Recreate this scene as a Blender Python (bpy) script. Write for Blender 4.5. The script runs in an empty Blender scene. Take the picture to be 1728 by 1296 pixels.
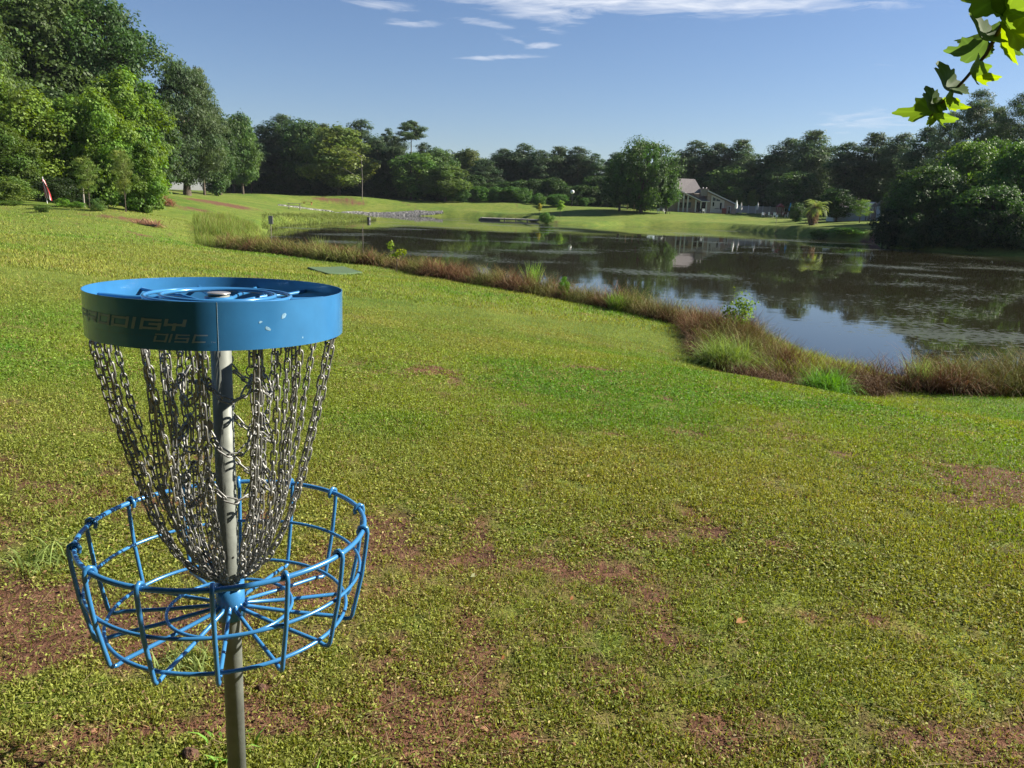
import bpy, bmesh, math, random
import numpy as np
from mathutils import Vector, Matrix

# ------------------------------------------------------------------ camera, light, sky
FPX = 1300.0                      # focal length in pixels of the 1728 px wide picture
CAMZ = 3.3                        # camera height above the water
ROLL = math.atan(.034)
PITCH = math.atan(308 * math.cos(ROLL) / FPX)
scene = bpy.context.scene
COL = scene.collection
cam_d = bpy.data.cameras.new('camera')
cam = bpy.data.objects.new('camera', cam_d); COL.objects.link(cam)
cam_d.sensor_width = 36.0
cam_d.lens = FPX / 1728 * 36.0
cam_d.clip_start = .05; cam_d.clip_end = 3000
_F = Vector((0, math.cos(PITCH), -math.sin(PITCH)))
_U = Vector((0, math.sin(PITCH), math.cos(PITCH)))
_R = Vector((1, 0, 0))
CR = _R * math.cos(ROLL) + _U * math.sin(ROLL)
CU = _U * math.cos(ROLL) - _R * math.sin(ROLL)
CF = _F
m = Matrix((CR, CU, -CF)).transposed().to_4x4()
m.translation = (0, 0, CAMZ)
cam.matrix_world = m
scene.camera = cam
SUN_EL, SUN_A = math.radians(34), math.radians(12)   # A: degrees from +X towards +Y
sdir = Vector((math.cos(SUN_EL) * math.cos(SUN_A), math.cos(SUN_EL) * math.sin(SUN_A), math.sin(SUN_EL)))
sl = bpy.data.lights.new('sun', 'SUN'); sl.energy = 4.6; sl.angle = math.radians(.5); sl.color = (1, .93, .80)
so = bpy.data.objects.new('sun', sl); COL.objects.link(so)
so.rotation_euler = sdir.to_track_quat('Z', 'Y').to_euler(); so.location = (40, 0, 60)
scene.view_settings.view_transform = 'Standard'; scene.view_settings.look = 'None'
scene.view_settings.gamma = 1; scene.view_settings.exposure = 1.38
scene.render.resolution_x = 1024; scene.render.resolution_y = 768

world = bpy.data.worlds.new('World'); scene.world = world; world.use_nodes = True
nt = world.node_tree; nt.nodes.clear()
N = nt.nodes.new; Lk = nt.links.new
def wm(op, a, b=None, c=None):
    n = N('ShaderNodeMath'); n.operation = op
    for i, v in enumerate((a, b, c)):
        if v is None: continue
        if isinstance(v, (int, float)): n.inputs[i].default_value = v
        else: Lk(v, n.inputs[i])
    return n.outputs[0]
sky = N('ShaderNodeTexSky'); sky.sky_type = 'NISHITA'; sky.sun_disc = False
sky.sun_elevation = SUN_EL; sky.sun_rotation = math.pi / 2 - SUN_A
sky.air_density = 1.0; sky.dust_density = .35; sky.ozone_density = 3.0; sky.altitude = 200
tc = N('ShaderNodeTexCoord'); sep = N('ShaderNodeSeparateXYZ'); Lk(tc.outputs['Generated'], sep.inputs[0])
az = wm('ARCTAN2', sep.outputs[0], sep.outputs[1]); el = wm('ARCSINE', sep.outputs[2])
cx = N('ShaderNodeCombineXYZ'); Lk(wm('MULTIPLY', az, 9.), cx.inputs[0]); Lk(wm('MULTIPLY', el, 62.), cx.inputs[1])
nz = N('ShaderNodeTexNoise'); nz.inputs['Scale'].default_value = 1.6; nz.inputs['Detail'].default_value = 7
nz.inputs['Roughness'].default_value = .62; nz.inputs['Distortion'].default_value = .6
Lk(cx.outputs[0], nz.inputs['Vector'])
def pix_dir(px, py):
    d = CF + CR * ((px - 864) / FPX) + CU * ((648 - py) / FPX)
    return d.normalized()
msk = None
# (pixel x, y, half width px, half height px, slope, strength)
for px, py, hw, hh, sl_, st in ((1090, 4, 330, 15, -.01, 1.25), (900, 18, 80, 13, .1, 1.0), (1320, 6, 120, 8, -.02, .9), (830, 44, 60, 7, .15, .7),
                         (690, 38, 45, 6, .0, .75), (632, 5, 50, 9, .05, .8), (838, 97, 75, 4, -.08, .9), (915, 77, 28, 5, -.1, .9),
                         (938, 55, 35, 6, .1, .5), (840, 58, 60, 6, .25, .5), (1455, 203, 75, 18, -.1, .55), (985, 242, 60, 4, 0, .35),
                         (1510, 98, 50, 12, -.2, .25)):
    d = pix_dir(px, py); a0 = math.atan2(d.x, d.y); e0 = math.asin(d.z)
    da = wm('SUBTRACT', az, a0)
    de = wm('SUBTRACT', wm('SUBTRACT', el, e0), wm('MULTIPLY', da, -sl_ - .034))
    x = wm('MULTIPLY', da, FPX / hw); y = wm('MULTIPLY', de, FPX / hh)
    g = wm('MULTIPLY', wm('EXPONENT', wm('MULTIPLY', wm('ADD', wm('MULTIPLY', x, x), wm('MULTIPLY', y, y)), -.9)), st)
    msk = g if msk is None else wm('MAXIMUM', msk, g)
cl = wm('MULTIPLY', wm('SUBTRACT', wm('ADD', wm('MULTIPLY', msk, .85), wm('MULTIPLY', nz.outputs['Fac'], 1.9)), 1.22), .95)
cl = wm('MULTIPLY', cl, wm('MINIMUM', wm('MULTIPLY', msk, 3.), 1.))
cln = cl.node; cln.use_clamp = True
mix = N('ShaderNodeMix'); mix.data_type = 'RGBA'; mix.clamp_factor = True
Lk(cl, mix.inputs['Factor']); 
tint = N('ShaderNodeMix'); tint.data_type = 'RGBA'; tint.blend_type = 'MULTIPLY'; tint.inputs['Factor'].default_value = 1
tint.inputs[7].default_value = (.86, .90, 1.03, 1)
Lk(sky.outputs[0], tint.inputs[6])
Lk(tint.outputs[2], mix.inputs[6]); mix.inputs[7].default_value = (8.0, 8.4, 9.2, 1)
bg = N('ShaderNodeBackground'); bg.inputs['Strength'].default_value = .0435
Lk(mix.outputs[2], bg.inputs['Color'])
wo = N('ShaderNodeOutputWorld'); Lk(bg.outputs[0], wo.inputs['Surface'])

# ------------------------------------------------------------------ helpers
def ray(px, py):
    return CF + CR * ((px - 864) / FPX) + CU * ((648 - py) / FPX)
def at_y(px, py, Y):
    d = ray(px, py); return Vector((d.x * Y / d.y, Y, CAMZ + d.z * Y / d.y))
def at_z(px, py, z):
    d = ray(px, py); t = (z - CAMZ) / d.z; return Vector((d.x * t, d.y * t, z))
def hor(px): return 340 + .034 * (px - 864)
def col_x(px, Y):                   # world x of pixel column px at depth Y (near horizon)
    return at_y(px, hor(px), Y).x
def smooth(a, b, x):
    t = np.clip((x - a) / (b - a), 0, 1); return t * t * (3 - 2 * t)
_tab = np.random.RandomState(7).rand(256, 256)
def vnoise(x, y):
    xi = np.floor(x).astype(int); yi = np.floor(y).astype(int); fx = x - xi; fy = y - yi
    fx = fx * fx * (3 - 2 * fx); fy = fy * fy * (3 - 2 * fy)
    a = _tab[xi & 255, yi & 255]; b = _tab[(xi + 1) & 255, yi & 255]; c = _tab[xi & 255, (yi + 1) & 255]; d = _tab[(xi + 1) & 255, (yi + 1) & 255]
    return (a * (1 - fx) + b * fx) * (1 - fy) + (c * (1 - fx) + d * fx) * fy
def fbm(x, y, s, o=4):
    r = 0; a = .5; t = 0
    for i in range(o):
        r = r + a * vnoise(x / s + 17.3 * i, y / s + 5.1 * i); t += a; a *= .55; s *= .5
    return r / t

def tag(o, label=None, cat=None, group=None, kind=None):
    if label: o['label'] = label
    if cat: o['category'] = cat
    if group: o['group'] = group
    if kind: o['kind'] = kind
    return o
def thing(name, label, cat, loc=(0, 0, 0), rz=0, group=None):
    o = bpy.data.objects.new(name, None); COL.objects.link(o); o.empty_display_size = .2
    o.location = loc; o.rotation_euler = (0, 0, rz)
    return tag(o, label, cat, group)
def mesh_obj(name, me, mat, parent=None):
    o = bpy.data.objects.new(name, me); COL.objects.link(o)
    if mat and not me.materials: me.materials.append(mat)
    if parent: o.parent = parent
    return o
class MB:
    def __init__(s): s.v = []; s.f = []; s.sm = []
    def add(s, vs, fs, smooth=False):
        b = len(s.v); s.v += [tuple(v) for v in vs]; s.f += [tuple(b + i for i in f) for f in fs]; s.sm += [smooth] * len(fs)
        return s
    def box(s, x0, y0, z0, x1, y1, z1):
        return s.add([(x0, y0, z0), (x1, y0, z0), (x1, y1, z0), (x0, y1, z0), (x0, y0, z1), (x1, y0, z1), (x1, y1, z1), (x0, y1, z1)],
              [(0, 3, 2, 1), (4, 5, 6, 7), (0, 1, 5, 4), (1, 2, 6, 5), (2, 3, 7, 6), (3, 0, 4, 7)])
    def slab(s, q, th):             # quad given by 4 corners, thickened downwards along its normal
        q = [Vector(p) for p in q]; n = (q[1] - q[0]).cross(q[3] - q[0]).normalized() * th
        k = len(q); vs = q + [p - n for p in q]
        return s.add(vs, [tuple(range(k)), tuple(range(2 * k - 1, k - 1, -1))] + [(i, i + k, (i + 1) % k + k, (i + 1) % k) for i in range(k)])
    def tube(s, pts, r, n=8, closed=False, caps=True, ref=None):
        pts = [Vector(p) for p in pts]; k = len(pts); rs = r if isinstance(r, (list, tuple)) else [r] * k
        vs = []; up = None
        for i, p in enumerate(pts):
            a = pts[(i - 1) % k] if (closed or i > 0) else p; b = pts[(i + 1) % k] if (closed or i < k - 1) else p
            t = (b - a).normalized()
            if up is None:
                up = Vector(ref) if ref else (Vector((0, 0, 1)) if abs(t.z) < .9 else Vector((1, 0, 0)))
            u = (up - t * up.dot(t)); u = u.normalized() if u.length > 1e-6 else t.orthogonal().normalized()
            w = t.cross(u); up = u
            for j in range(n):
                an = 2 * math.pi * j / n; vs.append(p + (u * math.cos(an) + w * math.sin(an)) * rs[i])
        fs = []
        for i in range(k if closed else k - 1):
            for j in range(n):
                a = i * n + j; b = i * n + (j + 1) % n; c = ((i + 1) % k) * n + (j + 1) % n; d = ((i + 1) % k) * n + j
                fs.append((a, b, c, d))
        s.add(vs, fs, True)
        if caps and not closed:
            s.add([vs[j] for j in range(n)], [tuple(range(n - 1, -1, -1))]); s.add(vs[-n:], [tuple(range(n))])
        return s
    def lathe(s, prof, n=32, c=(0, 0, 0)):
        vs = [(c[0] + r * math.cos(2 * math.pi * j / n), c[1] + r * math.sin(2 * math.pi * j / n), c[2] + z) for r, z in prof for j in range(n)]
        fs = [(i * n + j, i * n + (j + 1) % n, (i + 1) * n + (j + 1) % n, (i + 1) * n + j) for i in range(len(prof) - 1) for j in range(n)]
        return s.add(vs, fs, True)
    def me(s, name, mat=None):
        me = bpy.data.meshes.new(name); me.from_pydata(s.v, [], s.f); me.polygons.foreach_set('use_smooth', s.sm)
        if mat: me.materials.append(mat)
        me.update(); return me
    def build(s, name, mat, parent=None): return mesh_obj(name, s.me(name, mat), mat, parent)
def quads_mesh(name, V, mat, col=None, smooth=False):
    """V: (n,4,3) array of separate quads; col: (n,3) or (n,4,3)"""
    n = len(V); me = bpy.data.meshes.new(name)
    me.vertices.add(n * 4); me.vertices.foreach_set('co', np.ascontiguousarray(V, dtype=np.float32).ravel())
    me.loops.add(n * 4); me.loops.foreach_set('vertex_index', np.arange(n * 4, dtype=np.int32))
    me.polygons.add(n); me.polygons.foreach_set('loop_start', np.arange(0, n * 4, 4, dtype=np.int32))
    me.polygons.foreach_set('loop_total', np.full(n, 4, dtype=np.int32))
    me.update(calc_edges=True)
    if col is not None:
        if col.ndim == 2: col = np.repeat(col[:, None, :], 4, 1)
        c = np.ones((n * 4, 4), np.float32); c[:, :3] = col.reshape(-1, 3)
        a = me.color_attributes.new('Col', 'FLOAT_COLOR', 'POINT'); a.data.foreach_set('color', c.ravel())
    me.materials.append(mat); return me
def grid_mesh(name, X, Y, Z, mat, wrap=False):
    r, c = X.shape; me = bpy.data.meshes.new(name)
    me.vertices.add(r * c); me.vertices.foreach_set('co', np.stack([X, Y, Z], -1).astype(np.float32).ravel())
    i = np.arange(r - 1)[:, None]; j = np.arange(c if wrap else c - 1)[None, :]; j2 = (j + 1) % c
    F = np.stack([i * c + j, i * c + j2, (i + 1) * c + j2, (i + 1) * c + j], -1).reshape(-1, 4); n = len(F)
    me.loops.add(n * 4); me.loops.foreach_set('vertex_index', F.astype(np.int32).ravel())
    me.polygons.add(n); me.polygons.foreach_set('loop_start', np.arange(0, n * 4, 4, dtype=np.int32))
    me.polygons.foreach_set('loop_total', np.full(n, 4, dtype=np.int32)); me.polygons.foreach_set('use_smooth', np.ones(n, bool))
    me.update(calc_edges=True); me.materials.append(mat); return me

# ------------------------------------------------------------------ materials
def new_mat(name):
    mt = bpy.data.materials.new(name); mt.use_nodes = True; t = mt.node_tree; b = t.nodes['Principled BSDF']
    return mt, t, b
def plain(name, col, rough=.6, metal=0., spec=.5, var=.0, scale=8., coat=0., bump=0.):
    mt, t, b = new_mat(name)
    b.inputs['Roughness'].default_value = rough; b.inputs['Metallic'].default_value = metal
    b.inputs['Specular IOR Level'].default_value = spec; b.inputs['Coat Weight'].default_value = coat
    b.inputs['Base Color'].default_value = (*col, 1)
    if var or bump:
        tcn = t.nodes.new('ShaderNodeTexCoord'); n = t.nodes.new('ShaderNodeTexNoise'); n.inputs['Scale'].default_value = scale
        n.inputs['Detail'].default_value = 6; t.links.new(tcn.outputs['Object'], n.inputs['Vector'])
        r = t.nodes.new('ShaderNodeValToRGB'); r.color_ramp.elements[0].position = .3; r.color_ramp.elements[1].position = .7
        r.color_ramp.elements[0].color = (*[c * (1 - var) for c in col], 1); r.color_ramp.elements[1].color = (*[min(1, c * (1 + var)) for c in col], 1)
        t.links.new(n.outputs['Fac'], r.inputs[0]); t.links.new(r.outputs[0], b.inputs['Base Color'])
        if bump:
            bp = t.nodes.new('ShaderNodeBump'); bp.inputs['Strength'].default_value = bump; bp.inputs['Distance'].default_value = .02
            t.links.new(n.outputs['Fac'], bp.inputs['Height']); t.links.new(bp.outputs[0], b.inputs['Normal'])
    return mt
def leaf_mat(name, trans=.35, rough=.55, spec=.3):
    """foliage: vertex colour (the leaf's own colour) times the object's own tint"""
    mt, t, b = new_mat(name); nd = t.nodes.new
    a = nd('ShaderNodeAttribute'); a.attribute_name = 'Col'; oi = nd('ShaderNodeObjectInfo')
    mx = nd('ShaderNodeMix'); mx.data_type = 'RGBA'; mx.blend_type = 'MULTIPLY'; mx.inputs['Factor'].default_value = 1
    t.links.new(a.outputs['Color'], mx.inputs[6]); t.links.new(oi.outputs['Color'], mx.inputs[7])
    t.links.new(mx.outputs[2], b.inputs['Base Color']); b.inputs['Roughness'].default_value = rough; b.inputs['Specular IOR Level'].default_value = spec
    tr = nd('ShaderNodeBsdfTranslucent'); hs = nd('ShaderNodeHueSaturation'); hs.inputs['Hue'].default_value = .485; hs.inputs['Saturation'].default_value = 1.15; hs.inputs['Value'].default_value = 1.5
    t.links.new(mx.outputs[2], hs.inputs['Color']); t.links.new(hs.outputs[0], tr.inputs['Color'])
    ms = nd('ShaderNodeMixShader'); ms.inputs[0].default_value = trans
    t.links.new(b.outputs[0], ms.inputs[1]); t.links.new(tr.outputs[0], ms.inputs[2])
    t.links.new(ms.outputs[0], t.nodes['Material Output'].inputs['Surface'])
    return mt
LEAF = leaf_mat('leaf'); GRASS = leaf_mat('grass_blade', .3, .6, .2)
BARK = plain('bark', (.085, .064, .046), .9, var=.45, scale=6, bump=.8)
BLUE = plain('blue_powder_coat', (.040, .19, .43), .25, metal=.12, spec=.5, var=.10, scale=14, coat=.35)
GALV = plain('galvanised_pole', (.185, .20, .18), .6, metal=.2, var=.22, scale=22, bump=.05)
CHAINM = plain('chain_metal', (.26, .26, .25), .55, metal=.7, var=.4, scale=60)

# terrain material ---------------------------------------------------
def ground_mat():
    mt, t, b = new_mat('lawn'); nd = t.nodes.new; lk = t.links.new
    tcn = nd('ShaderNodeTexCoord')
    def noise(sc, det=4, ro=.6, stretch=None):
        n = nd('ShaderNodeTexNoise'); n.inputs['Scale'].default_value = sc; n.inputs['Detail'].default_value = det; n.inputs['Roughness'].default_value = ro
        if stretch:
            mp = nd('ShaderNodeMapping'); mp.inputs['Scale'].default_value = stretch; lk(tcn.outputs['Object'], mp.inputs['Vector']); lk(mp.outputs[0], n.inputs['Vector'])
        else: lk(tcn.outputs['Object'], n.inputs['Vector'])
        return n.outputs['Fac']
    def ramp(f, stops):
        r = nd('ShaderNodeValToRGB'); e = r.color_ramp.elements
        while len(e) < len(stops): e.new(.5)
        for i, (p, c) in enumerate(stops): e[i].position = p; e[i].color = (*c, 1)
        lk(f, r.inputs[0]); return r.outputs[0]
    def mixc(f, a, b_, mode='MIX'):
        mx = nd('ShaderNodeMix'); mx.data_type = 'RGBA'; mx.blend_type = mode
        if isinstance(f, float): mx.inputs[0].default_value = f
        else: lk(f, mx.inputs[0])
        lk(a, mx.inputs[6]); lk(b_, mx.inputs[7]); return mx.outputs[2]
    def mt_(op, a, b_):
        n = nd('ShaderNodeMath'); n.operation = op; n.use_clamp = True
        for i, v in enumerate((a, b_)):
            if isinstance(v, (int, float)): n.inputs[i].default_value = v
            else: lk(v, n.inputs[i])
        return n.outputs[0]
    big = noise(.13, 5, .62); med = noise(1.1, 5, .65); fine = noise(14, 5, .75); vf = noise(70, 3, .7)
    g = ramp(big, [(.30, (.085, .145, .022)), (.5, (.130, .175, .030)), (.72, (.18, .20, .045))])
    g2 = ramp(med, [(.3, (.62, .72, .6)), (.55, (1, 1, 1)), (.75, (1.25, 1.12, .95))])
    g = mixc(1.0, g, g2, 'MULTIPLY')
    g3 = ramp(fine, [(.28, (.45, .5, .45)), (.5, (.95, .95, .9)), (.72, (1.45, 1.35, 1.2))])
    g = mixc(1.0, g, g3, 'MULTIPLY')
    dcol = ramp(fine, [(.25, (.040, .024, .016)), (.5, (.125, .065, .040)), (.75, (.24, .145, .092))])
    dcol2 = ramp(med, [(.3, (.75, .75, .8)), (.7, (1.2, 1.05, 1.0))])
    dcol = mixc(1.0, dcol, dcol2, 'MULTIPLY')
    at = nd('ShaderNodeAttribute'); at.attribute_name = 'dirt'
    f = mt_('ADD', mt_('MULTIPLY', at.outputs['Fac'], 1.25), mt_('MULTIPLY', mt_('SUBTRACT', noise(5, 6, .7), .5), .6))
    f = mt_('MULTIPLY', mt_('SUBTRACT', f, .30), 1.9)
    c = mixc(f, g, dcol)
    lk(c, b.inputs['Base Color']); b.inputs['Roughness'].default_value = .95; b.inputs['Specular IOR Level'].default_value = .15
    bp = nd('ShaderNodeBump'); bp.inputs['Strength'].default_value = .9; bp.inputs['Distance'].default_value = .05
    hh = mt_('ADD', mt_('MULTIPLY', fine, .6), mt_('MULTIPLY', vf, .25)); lk(hh, bp.inputs['Height']); lk(bp.outputs[0], b.inputs['Normal'])
    return mt
GROUND = ground_mat()

# ------------------------------------------------------------------ terrain
shore_px = [(475, 41), (455, 48), (447, 60), (455, 76), (500, 88), (560, 99), (625, 110), (632, 122), (600, 138), (560, 146), (640, 150), (745, 153), (815, 150), (905, 138),
            (935, 124), (1000, 122), (1050, 131), (1100, 132), (1230, 128), (1357, 107), (1400, 100), (1480, 93), (1500, 80), (1600, 74), (1728, 70), (1900, 66), (2300, 60), (2700, 50),
            (3000, 30), (2700, 17), (2300, 14.5), (1900, 15), (1728, 15.2), (1600, 15.0), (1500, 15.8), (1440, 17), (1380, 18.5), (1300, 20.0), (1230, 21.2), (1160, 21.5), (1039, 23.6),
            (895, 27), (713, 32.6), (650, 35), (555, 38.5)]
SHORE = np.array([(col_x(px, Y), Y) for px, Y in shore_px])
def densify(P, closed=True, step=1.0):
    out = []
    Q = np.vstack([P, P[:1]]) if closed else P
    for a, b in zip(Q[:-1], Q[1:]):
        k = max(1, int(np.hypot(*(b - a)) / step)); out += [a + (b - a) * i / k for i in range(k)]
    out = np.array(out)
    for _ in range(3):
        out = (out + .5 * (np.roll(out, 1, 0) + np.roll(out, -1, 0))) / 2 if closed else out
    out[:, 0] += .5 * (fbm(out[:, 0], out[:, 1], 3.) - .5); out[:, 1] += .7 * (fbm(out[:, 0] + 50, out[:, 1], 3.) - .5)
    return out
SH = densify(SHORE)
def sd_pond(x, y):                       # signed distance to the shoreline, positive on land
    shp = x.shape; x = x.ravel(); y = y.ravel(); d2 = np.full(len(x), 1e12); ins = np.zeros(len(x), bool)
    A = SH; B = np.roll(SH, -1, 0)
    near = (x > SH[:, 0].min() - 60) & (x < SH[:, 0].max() + 60) & (y > SH[:, 1].min() - 60) & (y < SH[:, 1].max() + 60)
    xn = x[near]; yn = y[near]; dn = d2[near]; inn = ins[near]
    for a, b in zip(A, B):
        dx, dy = b - a; L = dx * dx + dy * dy + 1e-9
        t = np.clip(((xn - a[0]) * dx + (yn - a[1]) * dy) / L, 0, 1)
        dn = np.minimum(dn, (xn - a[0] - t * dx) ** 2 + (yn - a[1] - t * dy) ** 2)
        if abs(dy) > 1e-9:
            c = ((a[1] > yn) != (b[1] > yn)) & (xn < a[0] + (yn - a[1]) * dx / dy); inn ^= c
    d2[near] = dn; ins[near] = inn
    d = np.sqrt(d2); return np.where(ins, -d, d).reshape(shp)
ctrl = [(0, 0, 1.70), (-.69, 1.78, 1.70), (3, 3, 1.68), (-3, 3, 1.76), (0, 4.5, 1.62), (5, 6, 1.38), (0, 8, 1.42), (-5, 8, 1.66), (0, 13, 1.02), (-8, 16, 1.42), (3.5, 11, .9), (6.5, 10, .68),
        (0, -12, 2.1), (25, -10, 1.3), (-25, -10, 3.0), (12, 5, 1.0), (14, 10, .55), (20, 8, .6), (-25, 20, 2.3), (-40, 20, 3.2), (-60, 40, 4.2), (-5, 22, .95), (-12, 30, .95), (40, 5, 1.), (60, 20, 1.2), (0, -80, 3), (80, -60, 3), (-80, -60, 5),
        (-100, 80, 4.5), (-150, 150, 4)]
bank_px = [(2080, 668), (1900, 670), (1718, 672), (1585, 672), (1501, 677), (1434, 674), (1350.7, 664), (1284, 640.5), (1217, 617), (1187, 594), (1176, 568), (1161, 548), (1111.7, 540.6), (1039, 524.7), (981.5, 511.7), (894.7, 495.7), (808, 481),
           (713.8, 463.5), (650, 452), (554.6, 444.4), (503.7, 433), (440, 426), (332, 412.6)]
BANK = [at_z(px, py, .4) for px, py in bank_px]
ctrl += [tuple(p) for p in BANK[::2] if p.x < 12]
for px, Y, z in ((565, 28, .60), (0, 45, 1.62), (200, 42, 1.32), (0, 15, 1.72), (75, 55, 2.12), (207, 50, 1.86), (317, 100, 2.9), (265, 85, 2.75), (258, 72, 2.03), (430, 95, 1.5), (330, 130, 3.15),
                 (420, 75, .85), (330, 60, .9), (600, 160, 3.0), (850, 165, 3.0), (1000, 160, 2.65), (450, 150, 3.05), (1100, 160, 2.5), (1290, 160, 2.5), (1100, 145, 1.75), (1230, 143, 1.35), (1350, 125, 1.4),
                 (1440, 125, 2.1), (1480, 110, 1.9), (1600, 80, .9), (1728, 76, .8), (1400, 150, 2.6), (1728, 120, 2.2), (1900, 90, 1.5), (100, 85, 3.1), (0, 65, 2.6), (-200, 60, 3.4), (560, 105, .5), (500, 100, .8), (480, 120, 1.3), (540, 150, 1.0), (640, 157, 1.7), (850, 158, 1.6),
                 (300, 200, 3), (600, 200, 2.9), (900, 200, 2.8), (1200, 200, 3), (1500, 200, 4), (2200, 120, 2.5), (2600, 60, 1.5), (0, 200, 4), (865, 142, 1.0), (950, 145, 1.1), (950, 162, 2.5), (400, 50, .5), (317, 150, 3.0), (400, 150, 2.9), (317, 172, 2.95), (400, 172, 2.95), (500, 168, 3.0), (600, 172, 2.95), (700, 172, 2.9), (850, 176, 2.8), (1000, 176, 2.55), (1100, 176, 2.4), (1200, 176, 2.4), (1300, 172, 2.45),
                 (1400, 168, 2.5), (1500, 165, 2.6), (1600, 165, 2.7), (1728, 165, 2.8), (150, 130, 3.4), (0, 130, 3.6), (400, 190, 2.8), (600, 190, 2.75), (850, 192, 2.6), (1100, 192, 2.4), (1300, 190, 2.4), (1500, 190, 2.5)):
    ctrl.append((col_x(px, Y), Y, z))
CT = np.array(ctrl)
def _k(d2): return .5 * d2 * np.log(d2 + 1e-9)
_S = 60.
_P = CT[:, :2] / _S
_K = _k(((_P[:, None] - _P[None]) ** 2).sum(-1)) + np.eye(len(CT)) * 2e-4
_A = np.block([[_K, np.c_[np.ones(len(CT)), _P]], [np.c_[np.ones(len(CT)), _P].T, np.zeros((3, 3))]])
_W = np.linalg.solve(_A, np.r_[CT[:, 2], 0, 0, 0])
def height(x, y):
    x = np.asarray(x, float); y = np.asarray(y, float); shp = x.shape; x = x.ravel(); y = y.ravel()
    z = np.empty(len(x))
    for i in range(0, len(x), 40000):
        q = np.c_[x[i:i + 40000], y[i:i + 40000]] / _S
        z[i:i + 40000] = _k(((q[:, None] - _P[None]) ** 2).sum(-1)) @ _W[:-3] + _W[-3] + q @ _W[-2:]
    r = np.hypot(x, y - 60); w = smooth(150, 260, r); z = np.clip(z, .25, 6) * (1 - w) + 3.0 * w
    z += .10 * (fbm(x, y, 6.) - .5) * smooth(3, 8, r * 0 + np.hypot(x, y)) + .05 * (fbm(x + 9, y, 1.2) - .5)
    sd = sd_pond(x, y)
    z = np.where(sd > 0, z * smooth(-.25, 1.5, sd), np.maximum(-.8, sd * .35))
    z = np.where((sd > 0) & (sd < 1.5), np.maximum(z - .07 * (1 - sd / 1.5), -.03), z)
    return z.reshape(shp)
def h1(x, y): return float(height(np.array([x]), np.array([y]))[0])
def hit(px, py):                        # where the view ray of a picture point meets the ground
    d = ray(px, py); t = np.geomspace(1.2, 300, 500) / d.y; hh = height(d.x * t, d.y * t); k = np.argmax(CAMZ + d.z * t < hh); a = CAMZ + d.z * t - hh
    f = a[k - 1] / (a[k - 1] - a[k]) if k > 0 else 0; tt = t[k - 1] + (t[k] - t[k - 1]) * f; return Vector((d.x * tt, d.y * tt, CAMZ + d.z * tt))
def ell(x, y, c, rx, ry): return np.clip(1.25 - np.hypot((x - c[0]) / rx, (y - c[1]) / ry), 0, 1)
patches = []
for px, py, z, rx, ry, s in ((1735, 822, 1.1, .55, .55, 1.3), (730, 624, 1.15, .30, .32, .9), (1000, 622, .95, .8, .28, .75), (1110, 622, .9, .3, .2, .6),(1150,610,.8,.3,.25,.35),
                             (380, 345, 1.9, 4.5, 5, .75), (315, 351, 1.9, 2.6, 3, .6), (225, 372, 1.5, 3.5, 1.2, .45), (240, 397, 1.3, 1.2, .8, .7), (590, 340, 2.2, 4, 3, .5),
                             (1480, 404, .35, 4, 3, 1.2), (240, 335, 2.2, 4, 3, .4), (860, 470, .5, .4, .3, 0), (550, 336, 2.6, 4, 2.5, .55), (320, 326, 2.9, 4, 2, .6),
                             (850, 930, 1.62, .8, .5, .15), (60, 1040, 1.7, .5, .3, .5), (800, 1230, 1.7, .28, .16, .35), (450, 1210, 1.7, .2, .12, .4), (1000, 960, 1.65, .35, .15, .35), (1250, 890, 1.6, .5, .3, .25), (60, 600, 1.4, .9, .6, .2), (1700, 850, 1, .5, .3, .8), (300, 1285, 1, .22, .12, -.8), (60, 1180, 1, .25, .15, -.5), (520, 1280, 1, .25, .1, -.7), (1150, 700, 1, .5, .4, -.4), (1600, 980, 1, .5, .4, -.5), (1400, 1100, 1, .3, .25, -.4)):
    p = hit(px, py); patches.append(((p.x, p.y), rx, ry, s))
def dirt(x, y):
    r = np.hypot(x, y)
    base = .45 - .27 * smooth(1.8, 5.5, r) - .10 * smooth(5, 10, r) + .14 * smooth(0., 1.5, -x) * smooth(0, 4, 6 - r)
    n = fbm(x + 3, y, .24, 5); n2 = fbm(x, y + 31, 2.2, 3)
    d = base + 1.35 * (n - .5) * (1 - .4 * smooth(4, 15, r)) + .55 * (n2 - .5)
    for c, rx, ry, s in patches:
        d = d + s * ell(x + .9 * rx * (fbm(x, y, .5 * rx) - .5), y + .9 * ry * (fbm(x + 7, y, .5 * rx) - .5), c, rx, ry)
    return np.clip(d, 0, 1)
rad = np.concatenate([[0.02, .5, 1.0], np.geomspace(1.3, 900, 420)])
th = np.linspace(0, 2 * np.pi, 1200, endpoint=False)
# finer angles ahead of the camera
th = np.sort(np.concatenate([np.linspace(math.radians(40), math.radians(140), 900), np.linspace(math.radians(140.5), math.radians(399.5), 260)]))
TR, TT = np.meshgrid(rad, th, indexing='ij')
TX = TR * np.cos(TT); TY = TR * np.sin(TT); TZ = height(TX, TY)
tme = grid_mesh('lawn_ground', TX, TY, TZ, GROUND, wrap=True)
da = tme.attributes.new('dirt', 'FLOAT', 'POINT'); da.data.foreach_set('value', dirt(TX, TY).astype(np.float32).ravel())
tag(mesh_obj('lawn_ground', tme, None), kind='structure')

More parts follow.
